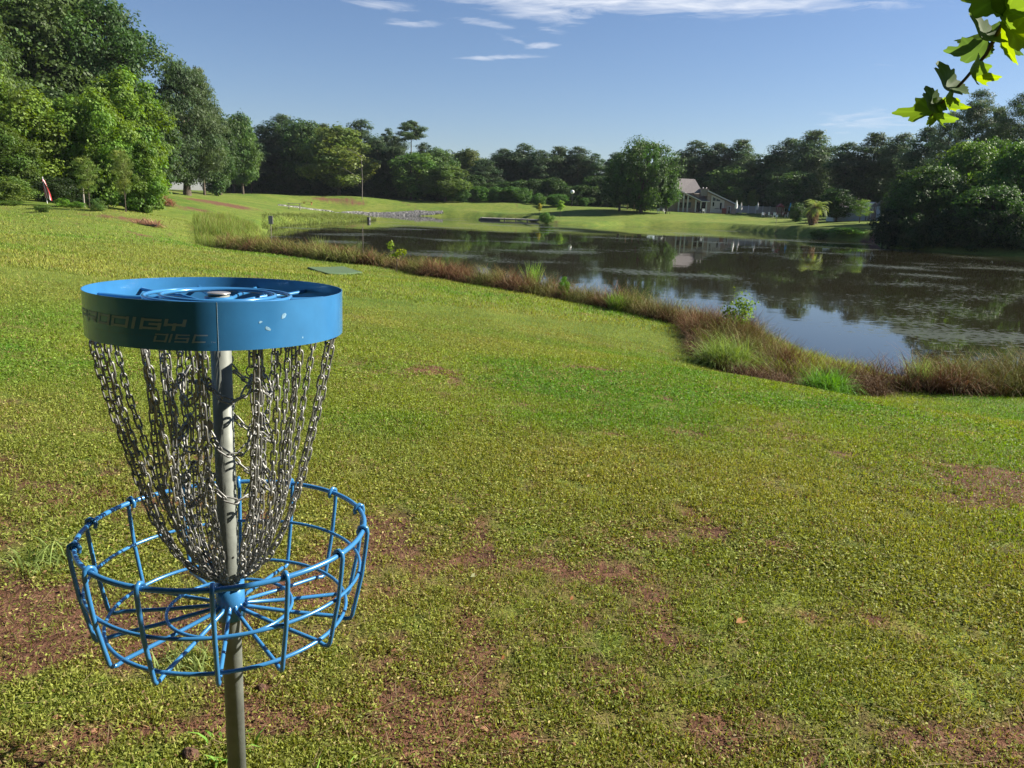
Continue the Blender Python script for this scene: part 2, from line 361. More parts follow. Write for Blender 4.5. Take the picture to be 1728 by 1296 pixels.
SDG = sd_pond(TX, TY)
def polar(G_, x, y):                     # bilinear look-up in the terrain's own polar grid
    r = np.clip(np.hypot(x, y), rad[0], rad[-2]); a = np.mod(np.arctan2(y, x), 2 * np.pi); a = np.where(a < th[0], a + 2 * np.pi, a)
    i = np.clip(np.searchsorted(rad, r) - 1, 0, len(rad) - 2); j = np.clip(np.searchsorted(th, a) - 1, 0, len(th) - 1); j2 = (j + 1) % len(th)
    f = (r - rad[i]) / (rad[i + 1] - rad[i]); tj2 = np.where(j2 == 0, th[0] + 2 * np.pi, th[j2]); g = np.clip((a - th[j]) / (tj2 - th[j]), 0, 1)
    return (G_[i, j] * (1 - g) + G_[i, j2] * g) * (1 - f) + (G_[i + 1, j] * (1 - g) + G_[i + 1, j2] * g) * f
height = lambda x, y: polar(TZ, np.asarray(x, float), np.asarray(y, float))
sd_fast = lambda x, y: polar(SDG, x, y)
# water ---------------------------------------------------------------
def water_mat():
    mt, t, b = new_mat('pond_water'); nd = t.nodes.new; lk = t.links.new
    b.inputs['Base Color'].default_value = (.022, .020, .010, 1); b.inputs['Roughness'].default_value = .02; b.inputs['IOR'].default_value = 1.33
    b.inputs['Specular IOR Level'].default_value = .5
    tcn = nd('ShaderNodeTexCoord')
    def noise(sc, det, stretch):
        n = nd('ShaderNodeTexNoise'); n.inputs['Scale'].default_value = sc; n.inputs['Detail'].default_value = det
        mp = nd('ShaderNodeMapping'); mp.inputs['Scale'].default_value = stretch; lk(tcn.outputs['Object'], mp.inputs['Vector']); lk(mp.outputs[0], n.inputs['Vector']); return n.outputs['Fac']
    a = noise(1.6, 3, (1, 1.5, 1)); m_ = noise(.09, 4, (1, 2.0, 1))
    r = nd('ShaderNodeValToRGB'); r.color_ramp.elements[0].position = .44; r.color_ramp.elements[1].position = .60; lk(m_, r.inputs[0])
    mu = nd('ShaderNodeMath'); mu.operation = 'MULTIPLY'; lk(a, mu.inputs[0]); lk(r.outputs[0], mu.inputs[1])
    b1 = nd('ShaderNodeBump'); b1.inputs['Strength'].default_value = .22; b1.inputs['Distance'].default_value = .012; lk(mu.outputs[0], b1.inputs['Height'])
    a2 = noise(.8, 2, (1, 1, 1)); b2 = nd('ShaderNodeBump'); b2.inputs['Strength'].default_value = .05; b2.inputs['Distance'].default_value = .01
    lk(a2, b2.inputs['Height']); lk(b1.outputs[0], b2.inputs['Normal']); lk(b2.outputs[0], b.inputs['Normal'])
    # thin floating weed: broken streaks of small leaves in loose rafts
    w1 = noise(3.8, 9, (1, 1.3, 1)); w2 = noise(.11, 4, (1, 1.3, 1))
    def mth(op, p, q, cl=False):
        n = nd('ShaderNodeMath'); n.operation = op; n.use_clamp = cl
        for i, v in enumerate((p, q)):
            if isinstance(v, (int, float)): n.inputs[i].default_value = v
            else: lk(v, n.inputs[i])
        return n.outputs[0]
    wf = mth('MULTIPLY', mth('SUBTRACT', mth('ADD', w1, mth('MULTIPLY', mth('SUBTRACT', w2, .5), 1.7)), .665), 16., True)
    wd_ = nd('ShaderNodeBsdfPrincipled'); wd_.inputs['Base Color'].default_value = (.06, .07, .035, 1); wd_.inputs['Roughness'].default_value = .45
    ms = nd('ShaderNodeMixShader'); lk(mth('MULTIPLY', wf, .6), ms.inputs[0]); lk(b.outputs[0], ms.inputs[1]); lk(wd_.outputs[0], ms.inputs[2]); lk(ms.outputs[0], t.nodes['Material Output'].inputs['Surface'])
    return mt
x0, x1 = SH[:, 0].min() - 2, SH[:, 0].max() + 2; y0, y1 = SH[:, 1].min() - 2, SH[:, 1].max() + 2
tag(MB().add([(x0, y0, 0), (x1, y0, 0), (x1, y1, 0), (x0, y1, 0)], [(0, 1, 2, 3)]).build('pond_water', water_mat()), kind='structure')
# ------------------------------------------------------------------ disc golf basket
TOPC = Vector((-.687, 1.783, CAMZ - .217)); AX = Vector((.010, .017, 1)).normalized()
gz = h1(-.70, 1.76)
POLE_L = TOPC.z - gz + .05
bk = thing('disc_golf_basket', 'blue disc golf basket with hanging chains on a grey metal pole in the near lawn', 'disc golf basket')
CAMA = math.atan2(-TOPC.y, -TOPC.x)           # the side that faces the viewer
RT = AX.rotation_difference(Vector((0, 0, 1))).inverted()
bk.matrix_world = Matrix.Translation(TOPC - AX * POLE_L) @ RT.to_matrix().to_4x4()
def cyl(r, deg, z):                            # deg from the viewer's side, z measured down from the band's top edge
    a = CAMA + math.radians(deg); return Vector((r * math.cos(a), r * math.sin(a), POLE_L - z))
def ringpts(r, z, n=72): return [cyl(r, 360 * i / n, z) for i in range(n)]
# pole
pm = MB(); pm.lathe([(0, 0), (.0235, 0), (.0235, POLE_L - .0145), (0, POLE_L - .0145)], 40); pole = pm.build('pole', GALV, bk)
cp = MB(); cp.lathe([(0, POLE_L - .0135), (.026, POLE_L - .0135), (.026, POLE_L - .0115), (.0245, POLE_L - .0105), (0, POLE_L - .010)], 36); cp.build('pole_cap', plain('cap_steel', (.55, .5, .46), .35, metal=.7, var=.1), bk)
hole = MB(); hole.lathe([(0, 0), (.0028, 0), (.0028, .0008), (0, .0008)], 12)
hp = hole.build('bolt_hole', plain('dark_hole', (.01, .01, .01), .9), pole)
pp = cyl(.0234, 25, .665); hp.location = pp; hp.rotation_euler = (Vector((pp.x, pp.y, 0))).to_track_quat('Z', 'Y').to_euler()
# band: thin sheet with a weld seam facing the viewer
BR, BH = .280, .0985
SEAM = -1.0
bm_ = MB(); n = 128; t_ = .0016
vs = []
for i in range(n):
    d = SEAM + 360 * i / n
    lift = 0
    for r, z in ((BR + lift, 0), (BR + lift, BH), (BR - t_ + lift, BH), (BR - t_ + lift, 0)): vs.append(cyl(r, d, z))
fs = [(i * 4 + j, i * 4 + (j + 1) % 4, (i + 1) % n * 4 + (j + 1) % 4, (i + 1) % n * 4 + j) for i in range(n) for j in range(4)]
bm_.add(vs, fs)
bme = bm_.me('band', BLUE)
bme.polygons.foreach_set('use_smooth', [i < n * 4 and i % 4 in (0, 2) for i in range(len(fs))])
ed = {tuple(sorted((i * 4 + j, (i + 1) % n * 4 + j))) for i in range(n) for j in range(4)}
for e in bme.edges: e.use_edge_sharp = tuple(sorted(e.vertices)) in ed
band = mesh_obj('band', bme, BLUE, bk)
seam = MB(); seam.tube([cyl(BR - .00005, SEAM, z) for z in (.0004, .03, .06, BH - .0004)], .00035, 6); seam.build('weld_seam', plain('pale_weld', (.34, .46, .56), .4), band)  # thin seam line, paler than the band paint
# lettering on the band
INK = plain('band_ink', (.23, .33, .44), .45, spec=.5)
G = {  # strokes in a 1 x 1 box
 'P': [[(.0, 1), (0, 0)], [(0, 1), (1, 1), (1, .42), (0, .42)]],
 'R': [[(.0, 1), (0, 0)], [(0, 1), (1, 1), (1, .45), (0, .45)], [(.5, .45), (1, 0)]],
 'O': [[(0, 0), (0, 1), (1, 1), (1, 0), (0, 0)]],
 'D': [[(-.05, 1), (1, 1), (1, 0), (0, 0), (0, .62)]],
 'I': [[(.5, 1), (.5, 0)]],
 'G': [[(1, 1), (0, 1), (0, 0), (1, 0), (1, .5), (.45, .5)]],
 'Y': [[(0, 1), (0, .52), (1, .52)], [(1, 1), (1, .52)], [(.5, .52), (.5, 0)]],
 'S': [[(1, 1), (0, 1), (0, .5), (1, .5), (1, 0), (0, 0)]],
 'C': [[(1, 1), (0, 1), (0, 0), (1, 0)]],
 'T': [[(0, 1), (1, 1)], [(.5, 1), (.5, 0)]], 'M': [[(0, 0), (0, 1), (.5, .4), (1, 1), (1, 0)]]}
def letter(mb, ch, d0, d1, zt, zb, th, thv=None, shear=.28):
    """a glyph between angles d0..d1, heights zt..zb below the band's top, laid 0.6 mm proud of the band"""
    w = math.radians(d1 - d0) * BR; h = zb - zt; tv = thv or th
    for st in G[ch]:
        for a, b in zip(st[:-1], st[1:]):
            A = np.array([th / 2 + a[0] * (w - th), tv / 2 + a[1] * (h - tv)]); B = np.array([th / 2 + b[0] * (w - th), tv / 2 + b[1] * (h - tv)])
            d = B - A; L = np.hypot(*d); d = d / L; nn = np.array([-d[1], d[0]]); ww = (th if abs(d[1]) > .5 else tv) / 2
            A = A - d * ww * .98; B = B + d * ww * .98; L = np.hypot(*(B - A)); k = max(2, int(L / .004)); vv = []
            for i in range(k + 1):
                for sg in (-1, 1):
                    q = A + (B - A) * i / k + nn * ww * sg
                    vv.append(cyl(BR + .0009 + .00012 * (len(mb.f) % 5), d0 + math.degrees((q[0] + shear * (q[1] - h / 2)) / BR), zb - q[1]))
            mb.add(vv, [(2 * i, 2 * i + 2, 2 * i + 3, 2 * i + 1) for i in range(k)])
wd = MB()
for ch, a, b in (('P', -77, -67.5), ('R', -66, -57), ('O', -55.8, -47.6), ('D', -46.4, -37.4), ('I', -36.4, -33.4), ('G', -31.8, -22.8), ('Y', -21.8, -13.2)):
    letter(wd, ch, a, b, .0365, .0575, .0068 if ch != 'I' else .0075, .0045)
wd.build('lettering', INK, band)['label'] = 'grey slanted letters reading PRODIGY on the dark side of the band'
wd = MB()
for ch, a, b in (('D', -26.0, -20.6), ('I', -20.2, -18.4), ('S', -17.6, -12.0), ('C', -10.6, -5.2)): letter(wd, ch, a, b, .0655, .0815, .0042, .0026, .35)
letter(wd, 'T', -3.9, -3.1, .0795, .0822, .0006, .0005, .1); letter(wd, 'M', -2.9, -2.1, .0795, .0822, .0006, .0005, .1)
wd.build('lettering', INK, band)['label'] = 'grey slanted letters reading DISC on the dark side of the band'
wd = MB(); rr = random.Random(4); a = -60
while a < -29:
    w_ = rr.uniform(.8, 3.2); x = a
    while x < a + w_:
        letter(wd, rr.choice('IIT'), x, x + .38, .0700, .0722, .0005, .0005, .2); x += .55
    a += w_ + .9
wd.build('fine_print', plain('faint_ink', (.05, .06, .07), .5), band)
SCUFF = plain('scuffed_paint', (.22, .40, .56), .5, var=.3, scale=90)
for d0, z0, w_, h_, sl2 in ((26.5, .032, .011, .010, .5), (19.0, .056, .010, .009, -.4), (16, .042, .006, .005, .2), (36, .082, .003, .004, 0)):
    q = []
    for i in range(10):
        an = 2 * math.pi * i / 10; u = math.cos(an) * w_ * (1 + .25 * rr.uniform(-1, 1)) * .6; v = math.sin(an) * h_ * .5 * (1 + .3 * rr.uniform(-1, 1)) + u * sl2
        q.append(cyl(BR + .0004, d0 + math.degrees(u / BR), z0 - v))
    MB().add(q, [tuple(range(10))]).build('scuff_mark', SCUFF, band)
# chain support: spokes, rings, hub
wr = .0048
sup = MB()
for i in range(12):
    d = 10 + 30 * i
    sup = MB().tube([cyl(.026, d, .040), cyl(.13, d, .030), cyl(.215, d, .030), cyl(BR - .004, d, .026)], wr, 8)
    sup.build('support_spoke', BLUE, bk)
for r, z in ((.160, .0185), (.125, .017)):
    MB().tube(ringpts(r, z), wr, 8, closed=True, ref=(0, 0, 1)).build('support_ring', BLUE, bk)
MB().lathe([(.0245, POLE_L - .055), (.032, POLE_L - .055), (.032, POLE_L - .020), (.0245, POLE_L - .020)], 32).build('support_collar', BLUE, bk)
MB().tube(ringpts(.265, .083), .0035, 6, closed=True, ref=(0, 0, 1)).build('hanger_ring', BLUE, bk)
MB().tube(ringpts(.175, .075), .0035, 6, closed=True, ref=(0, 0, 1)).build('hanger_ring', BLUE, bk)
# basket cage
wc = .0053
cage = thing('cage', None, None); del_ = None
cage.parent = bk
MB().tube(ringpts(.333, .592, 96), .0062, 10, closed=True, ref=(0, 0, 1)).build('rim_ring', BLUE, cage)
MB().tube(ringpts(.322, .708, 96), .0045, 8, closed=True, ref=(0, 0, 1)).build('middle_ring', BLUE, cage)
MB().tube(ringpts(.286, .814, 96), .0048, 8, closed=True, ref=(0, 0, 1)).build('floor_ring', BLUE, cage)
MB().tube(ringpts(.150, .808, 64), .0045, 8, closed=True, ref=(0, 0, 1)).build('floor_ring', BLUE, cage)
for i in range(14):
    d = -6 + 25.714 * i
    pts = [cyl(.3235, d, .604), cyl(.321, d, .594), cyl(.325, d, .584), cyl(.334, d, .580), cyl(.3425, d, .585), cyl(.3445, d, .597), cyl(.340, d, .640), cyl(.3305, d, .712), cyl(.316, d, .780), cyl(.307, d, .822), cyl(.302, d, .832), cyl(.290, d, .8345),
           cyl(.27, d, .8285), cyl(.15, d, .8185), cyl(.040, d, .805), cyl(.031, d, .795)]
    MB().tube(pts, wc, 8).build('wire', BLUE, cage)
MB().lathe([(.0245, POLE_L - .835), (.0345, POLE_L - .835), (.0345, POLE_L - .738), (.0245, POLE_L - .738)], 36).build('hub', BLUE, cage)
MB().tube([cyl(.034, 32, .748), cyl(.045, 32, .735), cyl(.03, 32, .728)], .005, 8).build('chain_hook', BLUE, cage)

# chains ---------------------------------------------------------------
def link_template():
    P = []; hl = .0115; hw = .0065
    for i in range(5): an = -math.pi / 2 + math.pi * i / 4; P.append((hl - hw * 0 + hw * math.cos(an), hw * math.sin(an)))
    for i in range(5): an = math.pi / 2 + math.pi * i / 4; P.append((-hl + hw * math.cos(an), hw * math.sin(an)))
    return P
LT = link_template(); WR = .00235
def chain(mb, path, pitch=.0262, seed=0, twist0=0.):
    path = [Vector(p) for p in path]; rn = random.Random(seed)
    fine = []
    for i in range(len(path) - 1):                      # Catmull-Rom
        p0 = path[max(0, i - 1)]; p1 = path[i]; p2 = path[i + 1]; p3 = path[min(len(path) - 1, i + 2)]
        for j in range(12):
            t = j / 12; fine.append(.5 * ((2 * p1) + (p2 - p0) * t + (2 * p0 - 5 * p1 + 4 * p2 - p3) * t * t + (3 * p1 - p0 - 3 * p2 + p3) * t ** 3))
    fine.append(path[-1])
    acc = [0]
    for a, b in zip(fine[:-1], fine[1:]): acc.append(acc[-1] + (b - a).length)
    n = max(1, round(acc[-1] / pitch)); ps = []
    for k in range(n + 1):
        s = acc[-1] * k / n; i = min(len(fine) - 2, int(np.searchsorted(acc, s, side='right')) - 1); seg = acc[i + 1] - acc[i]
        ps.append(fine[i].lerp(fine[i + 1], (s - acc[i]) / seg if seg > 0 else 0))
    axis = Vector((0, 0, POLE_L))
    for k in range(n):
        c = (ps[k] + ps[k + 1]) / 2; t = (ps[k + 1] - ps[k]).normalized()
        u = Vector((c.x, c.y, 0)); u = u - t * u.dot(t)
        u = u.normalized() if u.length > 1e-5 else t.orthogonal().normalized()
        w = t.cross(u); an = twist0 + (math.pi / 2 if k % 2 else 0) + rn.uniform(-.28, .28)
        e = u * math.cos(an) + w * math.sin(an)
        c = c + e * rn.uniform(-.0008, .0008)
        mb.tube([c + t * a + e * b for a, b in LT], WR, 6, closed=True, ref=t.cross(e))
prof = [(.266, .090), (.258, .15), (.234, .27), (.209, .37), (.183, .48), (.154, .570), (.110, .655), (.066, .700), (.037, .718)]
outer = [-82, -72, -55, -33, -9, 15, 37, 62, 88, 118, 148, 180, 214, 246]
for i, d in enumerate(outer):
    rn = random.Random(i); k = rn.uniform(.97, 1.02)
    mb = MB(); chain(mb, [cyl(r * (1 if j in (0,) else k), d + (j * rn.uniform(-.5, .5)), z) for j, (r, z) in enumerate(prof)], seed=i, twist0=rn.uniform(.3, 1.1))
    mb.build('outer_chain', CHAINM, bk)
prof2 = [(.176, .082), (.170, .15), (.160, .28), (.150, .40), (.138, .50), (.112, .595), (.078, .665), (.036, .716)]
inner = [-64, -42, -18, 26, 44, 78, 112, 150, 196, 232, 262]
for i, d in enumerate(inner):
    rn = random.Random(50 + i)
    mb = MB(); chain(mb, [cyl(r * rn.uniform(.96, 1.04), d + rn.uniform(-2, 2), z) for j, (r, z) in enumerate(prof2)], seed=100 + i, twist0=rn.uniform(0, 1.5))
    mb.build('inner_chain', CHAINM, bk)
# garlands: three levels of rings round the pole, joined by short hanging chains
na = [-22, 44, 108, 170, 232, 294]
for lv, z in enumerate((.185, .305, .425)):
    for i, d in enumerate(na):
        p = cyl(.090 + .004 * ((i + lv) % 3), d, z)
        up = MB()
        zt = .070 if lv == 0 else z - .120 + .016
        chain(up, [cyl(.10 if lv == 0 else .092, d, zt), cyl(.094, d, (z + zt) / 2), Vector(p) + Vector((0, 0, .013))], seed=lv * 9 + i)
        up.build('catch_chain', CHAINM, bk)
        q = MB(); e = Vector((math.cos(CAMA + math.radians(d)), math.sin(CAMA + math.radians(d)), 0)); w = Vector((0, 0, 1)).cross(e)
        th_ = .5 + (i * 1.7 + lv) % 1.4
        e2 = e * math.cos(th_) + w * math.sin(th_)
        q.tube([Vector(p) + e2 * .0125 * math.cos(2 * math.pi * k / 20) + Vector((0, 0, .0125 * math.sin(2 * math.pi * k / 20))) for k in range(20)], .0019, 6, closed=True)
        if lv > 0 and i in (0, 3):                       # a solid washer instead of a ring
            n_ = e2.cross(Vector((0, 0, 1))); q = MB(); vv = []
            for sg in (-1, 1): vv += [Vector(p) + n_ * .0015 * sg + e2 * .0145 * math.cos(2 * math.pi * k / 24) + Vector((0, 0, .0145 * math.sin(2 * math.pi * k / 24))) for k in range(24)]
            q.add(vv, [tuple(range(23, -1, -1)), tuple(range(24, 48))] + [(k, (k + 1) % 24, (k + 1) % 24 + 24, k + 24) for k in range(24)])
        q.build('joining_ring', CHAINM, bk)
        d2 = d + (na[(i + 1) % 6] - d) % 360; g = MB(); sag = .050 + .008 * ((i + lv) % 2)
        rr2 = .093
        chain(g, [Vector(p) + Vector((0, 0, -.012)), cyl(rr2 + .012, d + (d2 - d) * .25, z + .012 + sag * .72), cyl(rr2 + .018, d + (d2 - d) * .5, z + .012 + sag), cyl(rr2 + .012, d + (d2 - d) * .75, z + .012 + sag * .72),
                  cyl(.092, d2, z + .012)], seed=lv * 30 + i, twist0=.8)
        g.build('garland_chain', CHAINM, bk)
        if lv == 2:
            dn = MB(); chain(dn, [Vector(p) + Vector((0, 0, -.014)), cyl(.088, d, .54), cyl(.072, d, .66), cyl(.034, d, .714)], seed=200 + i); dn.build('catch_chain', CHAINM, bk)
# ------------------------------------------------------------------ lawn blades and clover
rs = np.random.RandomState(3)
def mixc(a, b, t): return a * (1 - t[..., None]) + b * t[..., None]
def lawn_quads():
    out_v, out_c = [], []
    # (r0, r1, number, size)   elements grow and thin out with distance
    for r0, r1, cnt, sz, kind in ((1.45, 3.4, 400000, .0056, 'leaf'), (3.4, 7.5, 420000, .0078, 'leaf'), (7.5, 16, 260000, .0115, 'leaf'), (1.45, 4, 330000, .021, 'blade'), (4, 9, 420000, .027, 'blade'),
                                 (9, 18, 300000, .036, 'blade'), (18, 34, 220000, .055, 'blade'), (34, 60, 120000, .085, 'blade')):
        u = rs.rand(cnt); r = np.exp(np.log(r0) + u * np.log(r1 / r0)) if r1 < 20 else r0 + (r1 - r0) * u
        a = np.radians(90 - 44 + 88 * rs.rand(cnt)) if r0 > 3 else np.radians(90 - 60 + 120 * rs.rand(cnt))
        x = r * np.cos(a); y = r * np.sin(a); sd = sd_fast(x, y)
        d = dirt(x, y); cl_ = fbm(x + 11, y + 2, .11, 3); cl2 = fbm(x, y, .5, 3)
        keep = (sd > .4) & (rs.rand(cnt) > np.clip((d - .10) * 1.25 + (cl_ - .5) * 2.6, .03, .84))
        x, y, r, d, cl_, cl2, sd = [q[keep] for q in (x, y, r, d, cl_, cl2, sd)]; k = len(x); z = height(x, y)
        lush = np.clip((fbm(x + 40, y, 1.7, 4) - .5) * 3.2 + .5, 0, 1); yel = np.clip((fbm(x, y + 77, 4.5, 3) - .5) * 3.5 + .5, 0, 1)
        c = mixc(np.array([.185, .235, .035]), np.array([.092, .205, .022]), lush); c = mixc(c, np.array([.25, .235, .055]), yel * .6)
        c = mixc(c, np.array([.30, .25, .10]), (rs.rand(k) < .05 + .10 * d) * 1.); c = mixc(c, np.array([.17, .10, .05]), (rs.rand(k) < .02 + .14 * d) * 1.)
        c = c * (.45 + 1.15 * rs.rand(k))[:, None]
        s = sz * (.6 + .8 * rs.rand(k)) * (1 + .12 * np.log(np.maximum(r / r0, 1)))
        if kind == 'leaf':
            yaw = rs.rand(k) * 6.283; tilt = rs.rand(k) ** .7 * 1.25 + .05; ta = rs.rand(k) * 6.283
            e1 = np.stack([np.cos(yaw), np.sin(yaw), 0 * yaw], -1); nn = np.stack([np.sin(tilt) * np.cos(ta), np.sin(tilt) * np.sin(ta), np.cos(tilt)], -1)
            e1 = e1 - nn * (e1 * nn).sum(-1, keepdims=True); e2 = np.cross(nn, e1)
            hz = s * (.35 + 1.5 * rs.rand(k)) * (.5 + cl2)
            p = np.stack([x, y, z + hz], -1); w = s[:, None]
            V = np.stack([p - e1 * w, p - e2 * w * .52, p + e1 * w, p + e2 * w * .52], 1)
        else:
            yaw = rs.rand(k) * 6.283; lean = .2 + rs.rand(k) * 1.0; ta = rs.rand(k) * 6.283
            e1 = np.stack([np.cos(yaw), np.sin(yaw), 0 * yaw], -1)
            h = np.stack([np.sin(lean) * np.cos(ta), np.sin(lean) * np.sin(ta), np.cos(lean)], -1)
            p = np.stack([x, y, z - .004], -1); w = (s * .075 + .0003)[:, None]; L = (s * (1 if r0 < 30 else .8))[:, None]
            if r0 > 15: w = w * 1.8
            V = np.stack([p - e1 * w, p + e1 * w, p + h * L + e1 * w * .3, p + h * L - e1 * w * .3], 1)
            c = c * 1.08
        out_v.append(V); out_c.append(c)
    return np.concatenate(out_v), np.concatenate(out_c)
V, C = lawn_quads()
tag(mesh_obj('grass', quads_mesh('grass', V, GRASS, C), None), 'short mown grass and clover growing on the lawn', 'grass', kind='stuff')

# dry straws and dead leaves lying about near the basket
def debris():
    k = 2600; a = np.radians(30 + 120 * rs.rand(k)); r = 1.5 + 8 * rs.rand(k) ** 1.6; x = r * np.cos(a); y = r * np.sin(a); z = height(x, y) + .012
    yaw = rs.rand(k) * 6.283; e = np.stack([np.cos(yaw), np.sin(yaw), .15 * (rs.rand(k) - .5)], -1); f = np.stack([-np.sin(yaw), np.cos(yaw), 0 * yaw], -1)
    L = (.03 + .07 * rs.rand(k))[:, None]; w = np.where(rs.rand(k) < .04, .009, .0011)[:, None]; L = np.where(w > .005, .014, L); p = np.stack([x, y, z], -1)
    V = np.stack([p - e * L - f * w * .4, p + e * L * .2 - f * w, p + e * L, p - e * L * .2 + f * w], 1)
    c = np.where(w > .005, np.array([[.30, .15, .08]]), np.array([[.34, .26, .15]])) * (.35 + 1.0 * rs.rand(k))[:, None]; return V, c
V, C = debris(); tag(mesh_obj('leaf_litter', quads_mesh('leaf_litter', V, GRASS, C), None), 'dry straws and bits of dead leaf scattered on the bare soil', 'leaf litter', kind='stuff')

# ------------------------------------------------------------------ blade plants
def blades(pts, hgt, width, colA, colB, lean=.5, seg=3, droop=.6, colvar=.35, rs=rs):
    """curved grass blades as quad strips; pts (k,3) feet; hgt (k,), colours (3,) or (k,3) foot -> tip"""
    k = len(pts); yaw = rs.rand(k) * 6.283; ta = rs.rand(k) * 6.283; ln = lean * rs.rand(k)
    e1 = np.stack([np.cos(yaw), np.sin(yaw), 0 * yaw], -1); hd = np.stack([np.cos(ta), np.sin(ta), 0 * ta], -1)
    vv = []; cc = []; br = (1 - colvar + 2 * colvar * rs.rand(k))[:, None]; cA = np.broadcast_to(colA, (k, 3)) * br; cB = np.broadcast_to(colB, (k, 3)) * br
    def P(t):
        b = ln + droop * t * t * (.4 + ln); return pts + (hd * (np.sin(b) * t * hgt)[:, None]) + np.array([0, 0, 1]) * (np.cos(b) * t * hgt)[:, None]
    for i in range(seg):
        t0, t1 = i / seg, (i + 1) / seg; w0 = width * (1 - t0 ** 2 * .9); w1 = width * (1 - t1 ** 2 * .9); p0, p1 = P(t0), P(t1)
        vv.append(np.stack([p0 - e1 * w0, p0 + e1 * w0, p1 + e1 * w1, p1 - e1 * w1], 1))
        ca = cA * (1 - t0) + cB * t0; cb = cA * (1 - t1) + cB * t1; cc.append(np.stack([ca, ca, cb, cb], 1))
    return np.concatenate(vv), np.concatenate(cc)
def scatter_poly(n, px_pts, zf=.3):
    pass
DRY = leaf_mat('dry_grass', .12, .7, .15)
BK = np.array([(p.x, p.y) for p in BANK])
def strip_points(dens, a, b, w0=-.1, w1=1.5, wfun=None):
    """points along the bank between fractions a..b, from w0 to w1 metres towards the pond"""
    P = densify(BK, closed=False, step=.3); seg = np.diff(P, axis=0); L = np.hypot(*seg.T); cum = np.r_[0, np.cumsum(L)]; T = cum[-1]
    n = int(dens * T * (b - a) * (w1 - w0)); s = (a + (b - a) * rs.rand(n)) * T; i = np.clip(np.searchsorted(cum, s) - 1, 0, len(seg) - 1)
    f = (s - cum[i]) / L[i]; p = P[i] + seg[i] * f[:, None]; nn = np.stack([seg[i][:, 1], -seg[i][:, 0]], -1) / L[i][:, None]
    w = w0 + (w1 - w0) * rs.rand(n); return p + nn * w[:, None], s / T, w
# BANK runs right to left, so the pond lies on the right-hand side of travel
allv, allc = [], []
for a, b, dens, w1 in ((0, .36, 1100, 1.5), (.36, .6, 1100, 1.5), (.6, 1, 600, 1.5)):
    p, s, w = strip_points(dens, a, b, -.15, w1)
    n1 = fbm(p[:, 0], p[:, 1], 1.1, 3); n2 = fbm(p[:, 0] + 9, p[:, 1], .5, 3); sd = sd_pond(p[:, 0], p[:, 1])
    ok = (sd > -.15) & (sd < 3.2) & (rs.rand(len(p)) < .55 + .9 * (n2 > .42)); p, s, w, n1, n2 = p[ok], s[ok], w[ok], n1[ok], n2[ok]
    hh = (.64 + .62 * n1) * (.50 + .55 * rs.rand(len(p))) * (.75 + .25 * smooth(-.15, .3, w)); hh *= np.where(b > .5, 1.1, .88 if a == 0 else 1.0)
    z = np.maximum(height(p[:, 0], p[:, 1]) - .02, -.02)
    green = smooth(.50, .66, fbm(p[:, 0] + 21, p[:, 1] + 4, 1.3, 3)) * .75 + (rs.rand(len(p)) < .12) * .6
    cA = mixc(np.array([.020, .013, .008]), np.array([.07, .10, .02]), np.clip(green, 0, 1)); cB = mixc(np.array([.23, .118, .060]), np.array([.20, .25, .055]), np.clip(green, 0, 1))  # near-black feet put the shadow at the strip's base into the colour
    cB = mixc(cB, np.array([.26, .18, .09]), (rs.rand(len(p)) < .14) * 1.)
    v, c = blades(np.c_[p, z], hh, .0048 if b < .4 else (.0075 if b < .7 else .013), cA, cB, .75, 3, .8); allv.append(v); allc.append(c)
tag(mesh_obj('bank_grass', quads_mesh('bank_grass', np.concatenate(allv), DRY, np.concatenate(allc)), None), 'band of reddish brown tall dry grass along the near edge of the pond', 'tall grass', kind='stuff')

def poly_pts(poly, n):
    poly = np.array(poly); lo, hi = poly.min(0), poly.max(0); q = lo + (hi - lo) * rs.rand(n * 4, 2); ins = np.zeros(len(q), bool)
    for a, b in zip(poly, np.roll(poly, -1, 0)):
        with np.errstate(divide='ignore', invalid='ignore'):
            ins ^= ((a[1] > q[:, 1]) != (b[1] > q[:, 1])) & (q[:, 0] < a[0] + (q[:, 1] - a[1]) * (b[0] - a[0]) / (b[1] - a[1]))
    return q[ins][:n]
def patch(name, label, cat, poly, n, h0, h1_, width, cA, cB, lean=.45, droop=.5, kind='stuff', group=None, sdmin=-.5, mixB=None):
    p = poly_pts(poly, n); sd = sd_pond(p[:, 0], p[:, 1]); p = p[sd > sdmin]; nn = fbm(p[:, 0], p[:, 1], 1.2, 3); z = np.maximum(height(p[:, 0], p[:, 1]) - .03, -.05)
    hh = (h0 + (h1_ - h0) * np.clip((nn - .3) * 2.2, 0, 1)) * (.6 + .5 * rs.rand(len(p))); cB_ = np.broadcast_to(cB, (len(p), 3)).copy()
    if mixB is not None: cB_ = mixc(cB_, np.array(mixB), (rs.rand(len(p)) < .35) * 1.)
    v, c = blades(np.c_[p, z], hh, width, np.array(cA), cB_, lean, 3, droop)
    return tag(mesh_obj(name, quads_mesh(name, v, DRY if 'brown' in name else GRASS, c), None), label, cat, group, kind)
def pxpoly(l): return [(col_x(px, Y), Y) for px, Y in l]
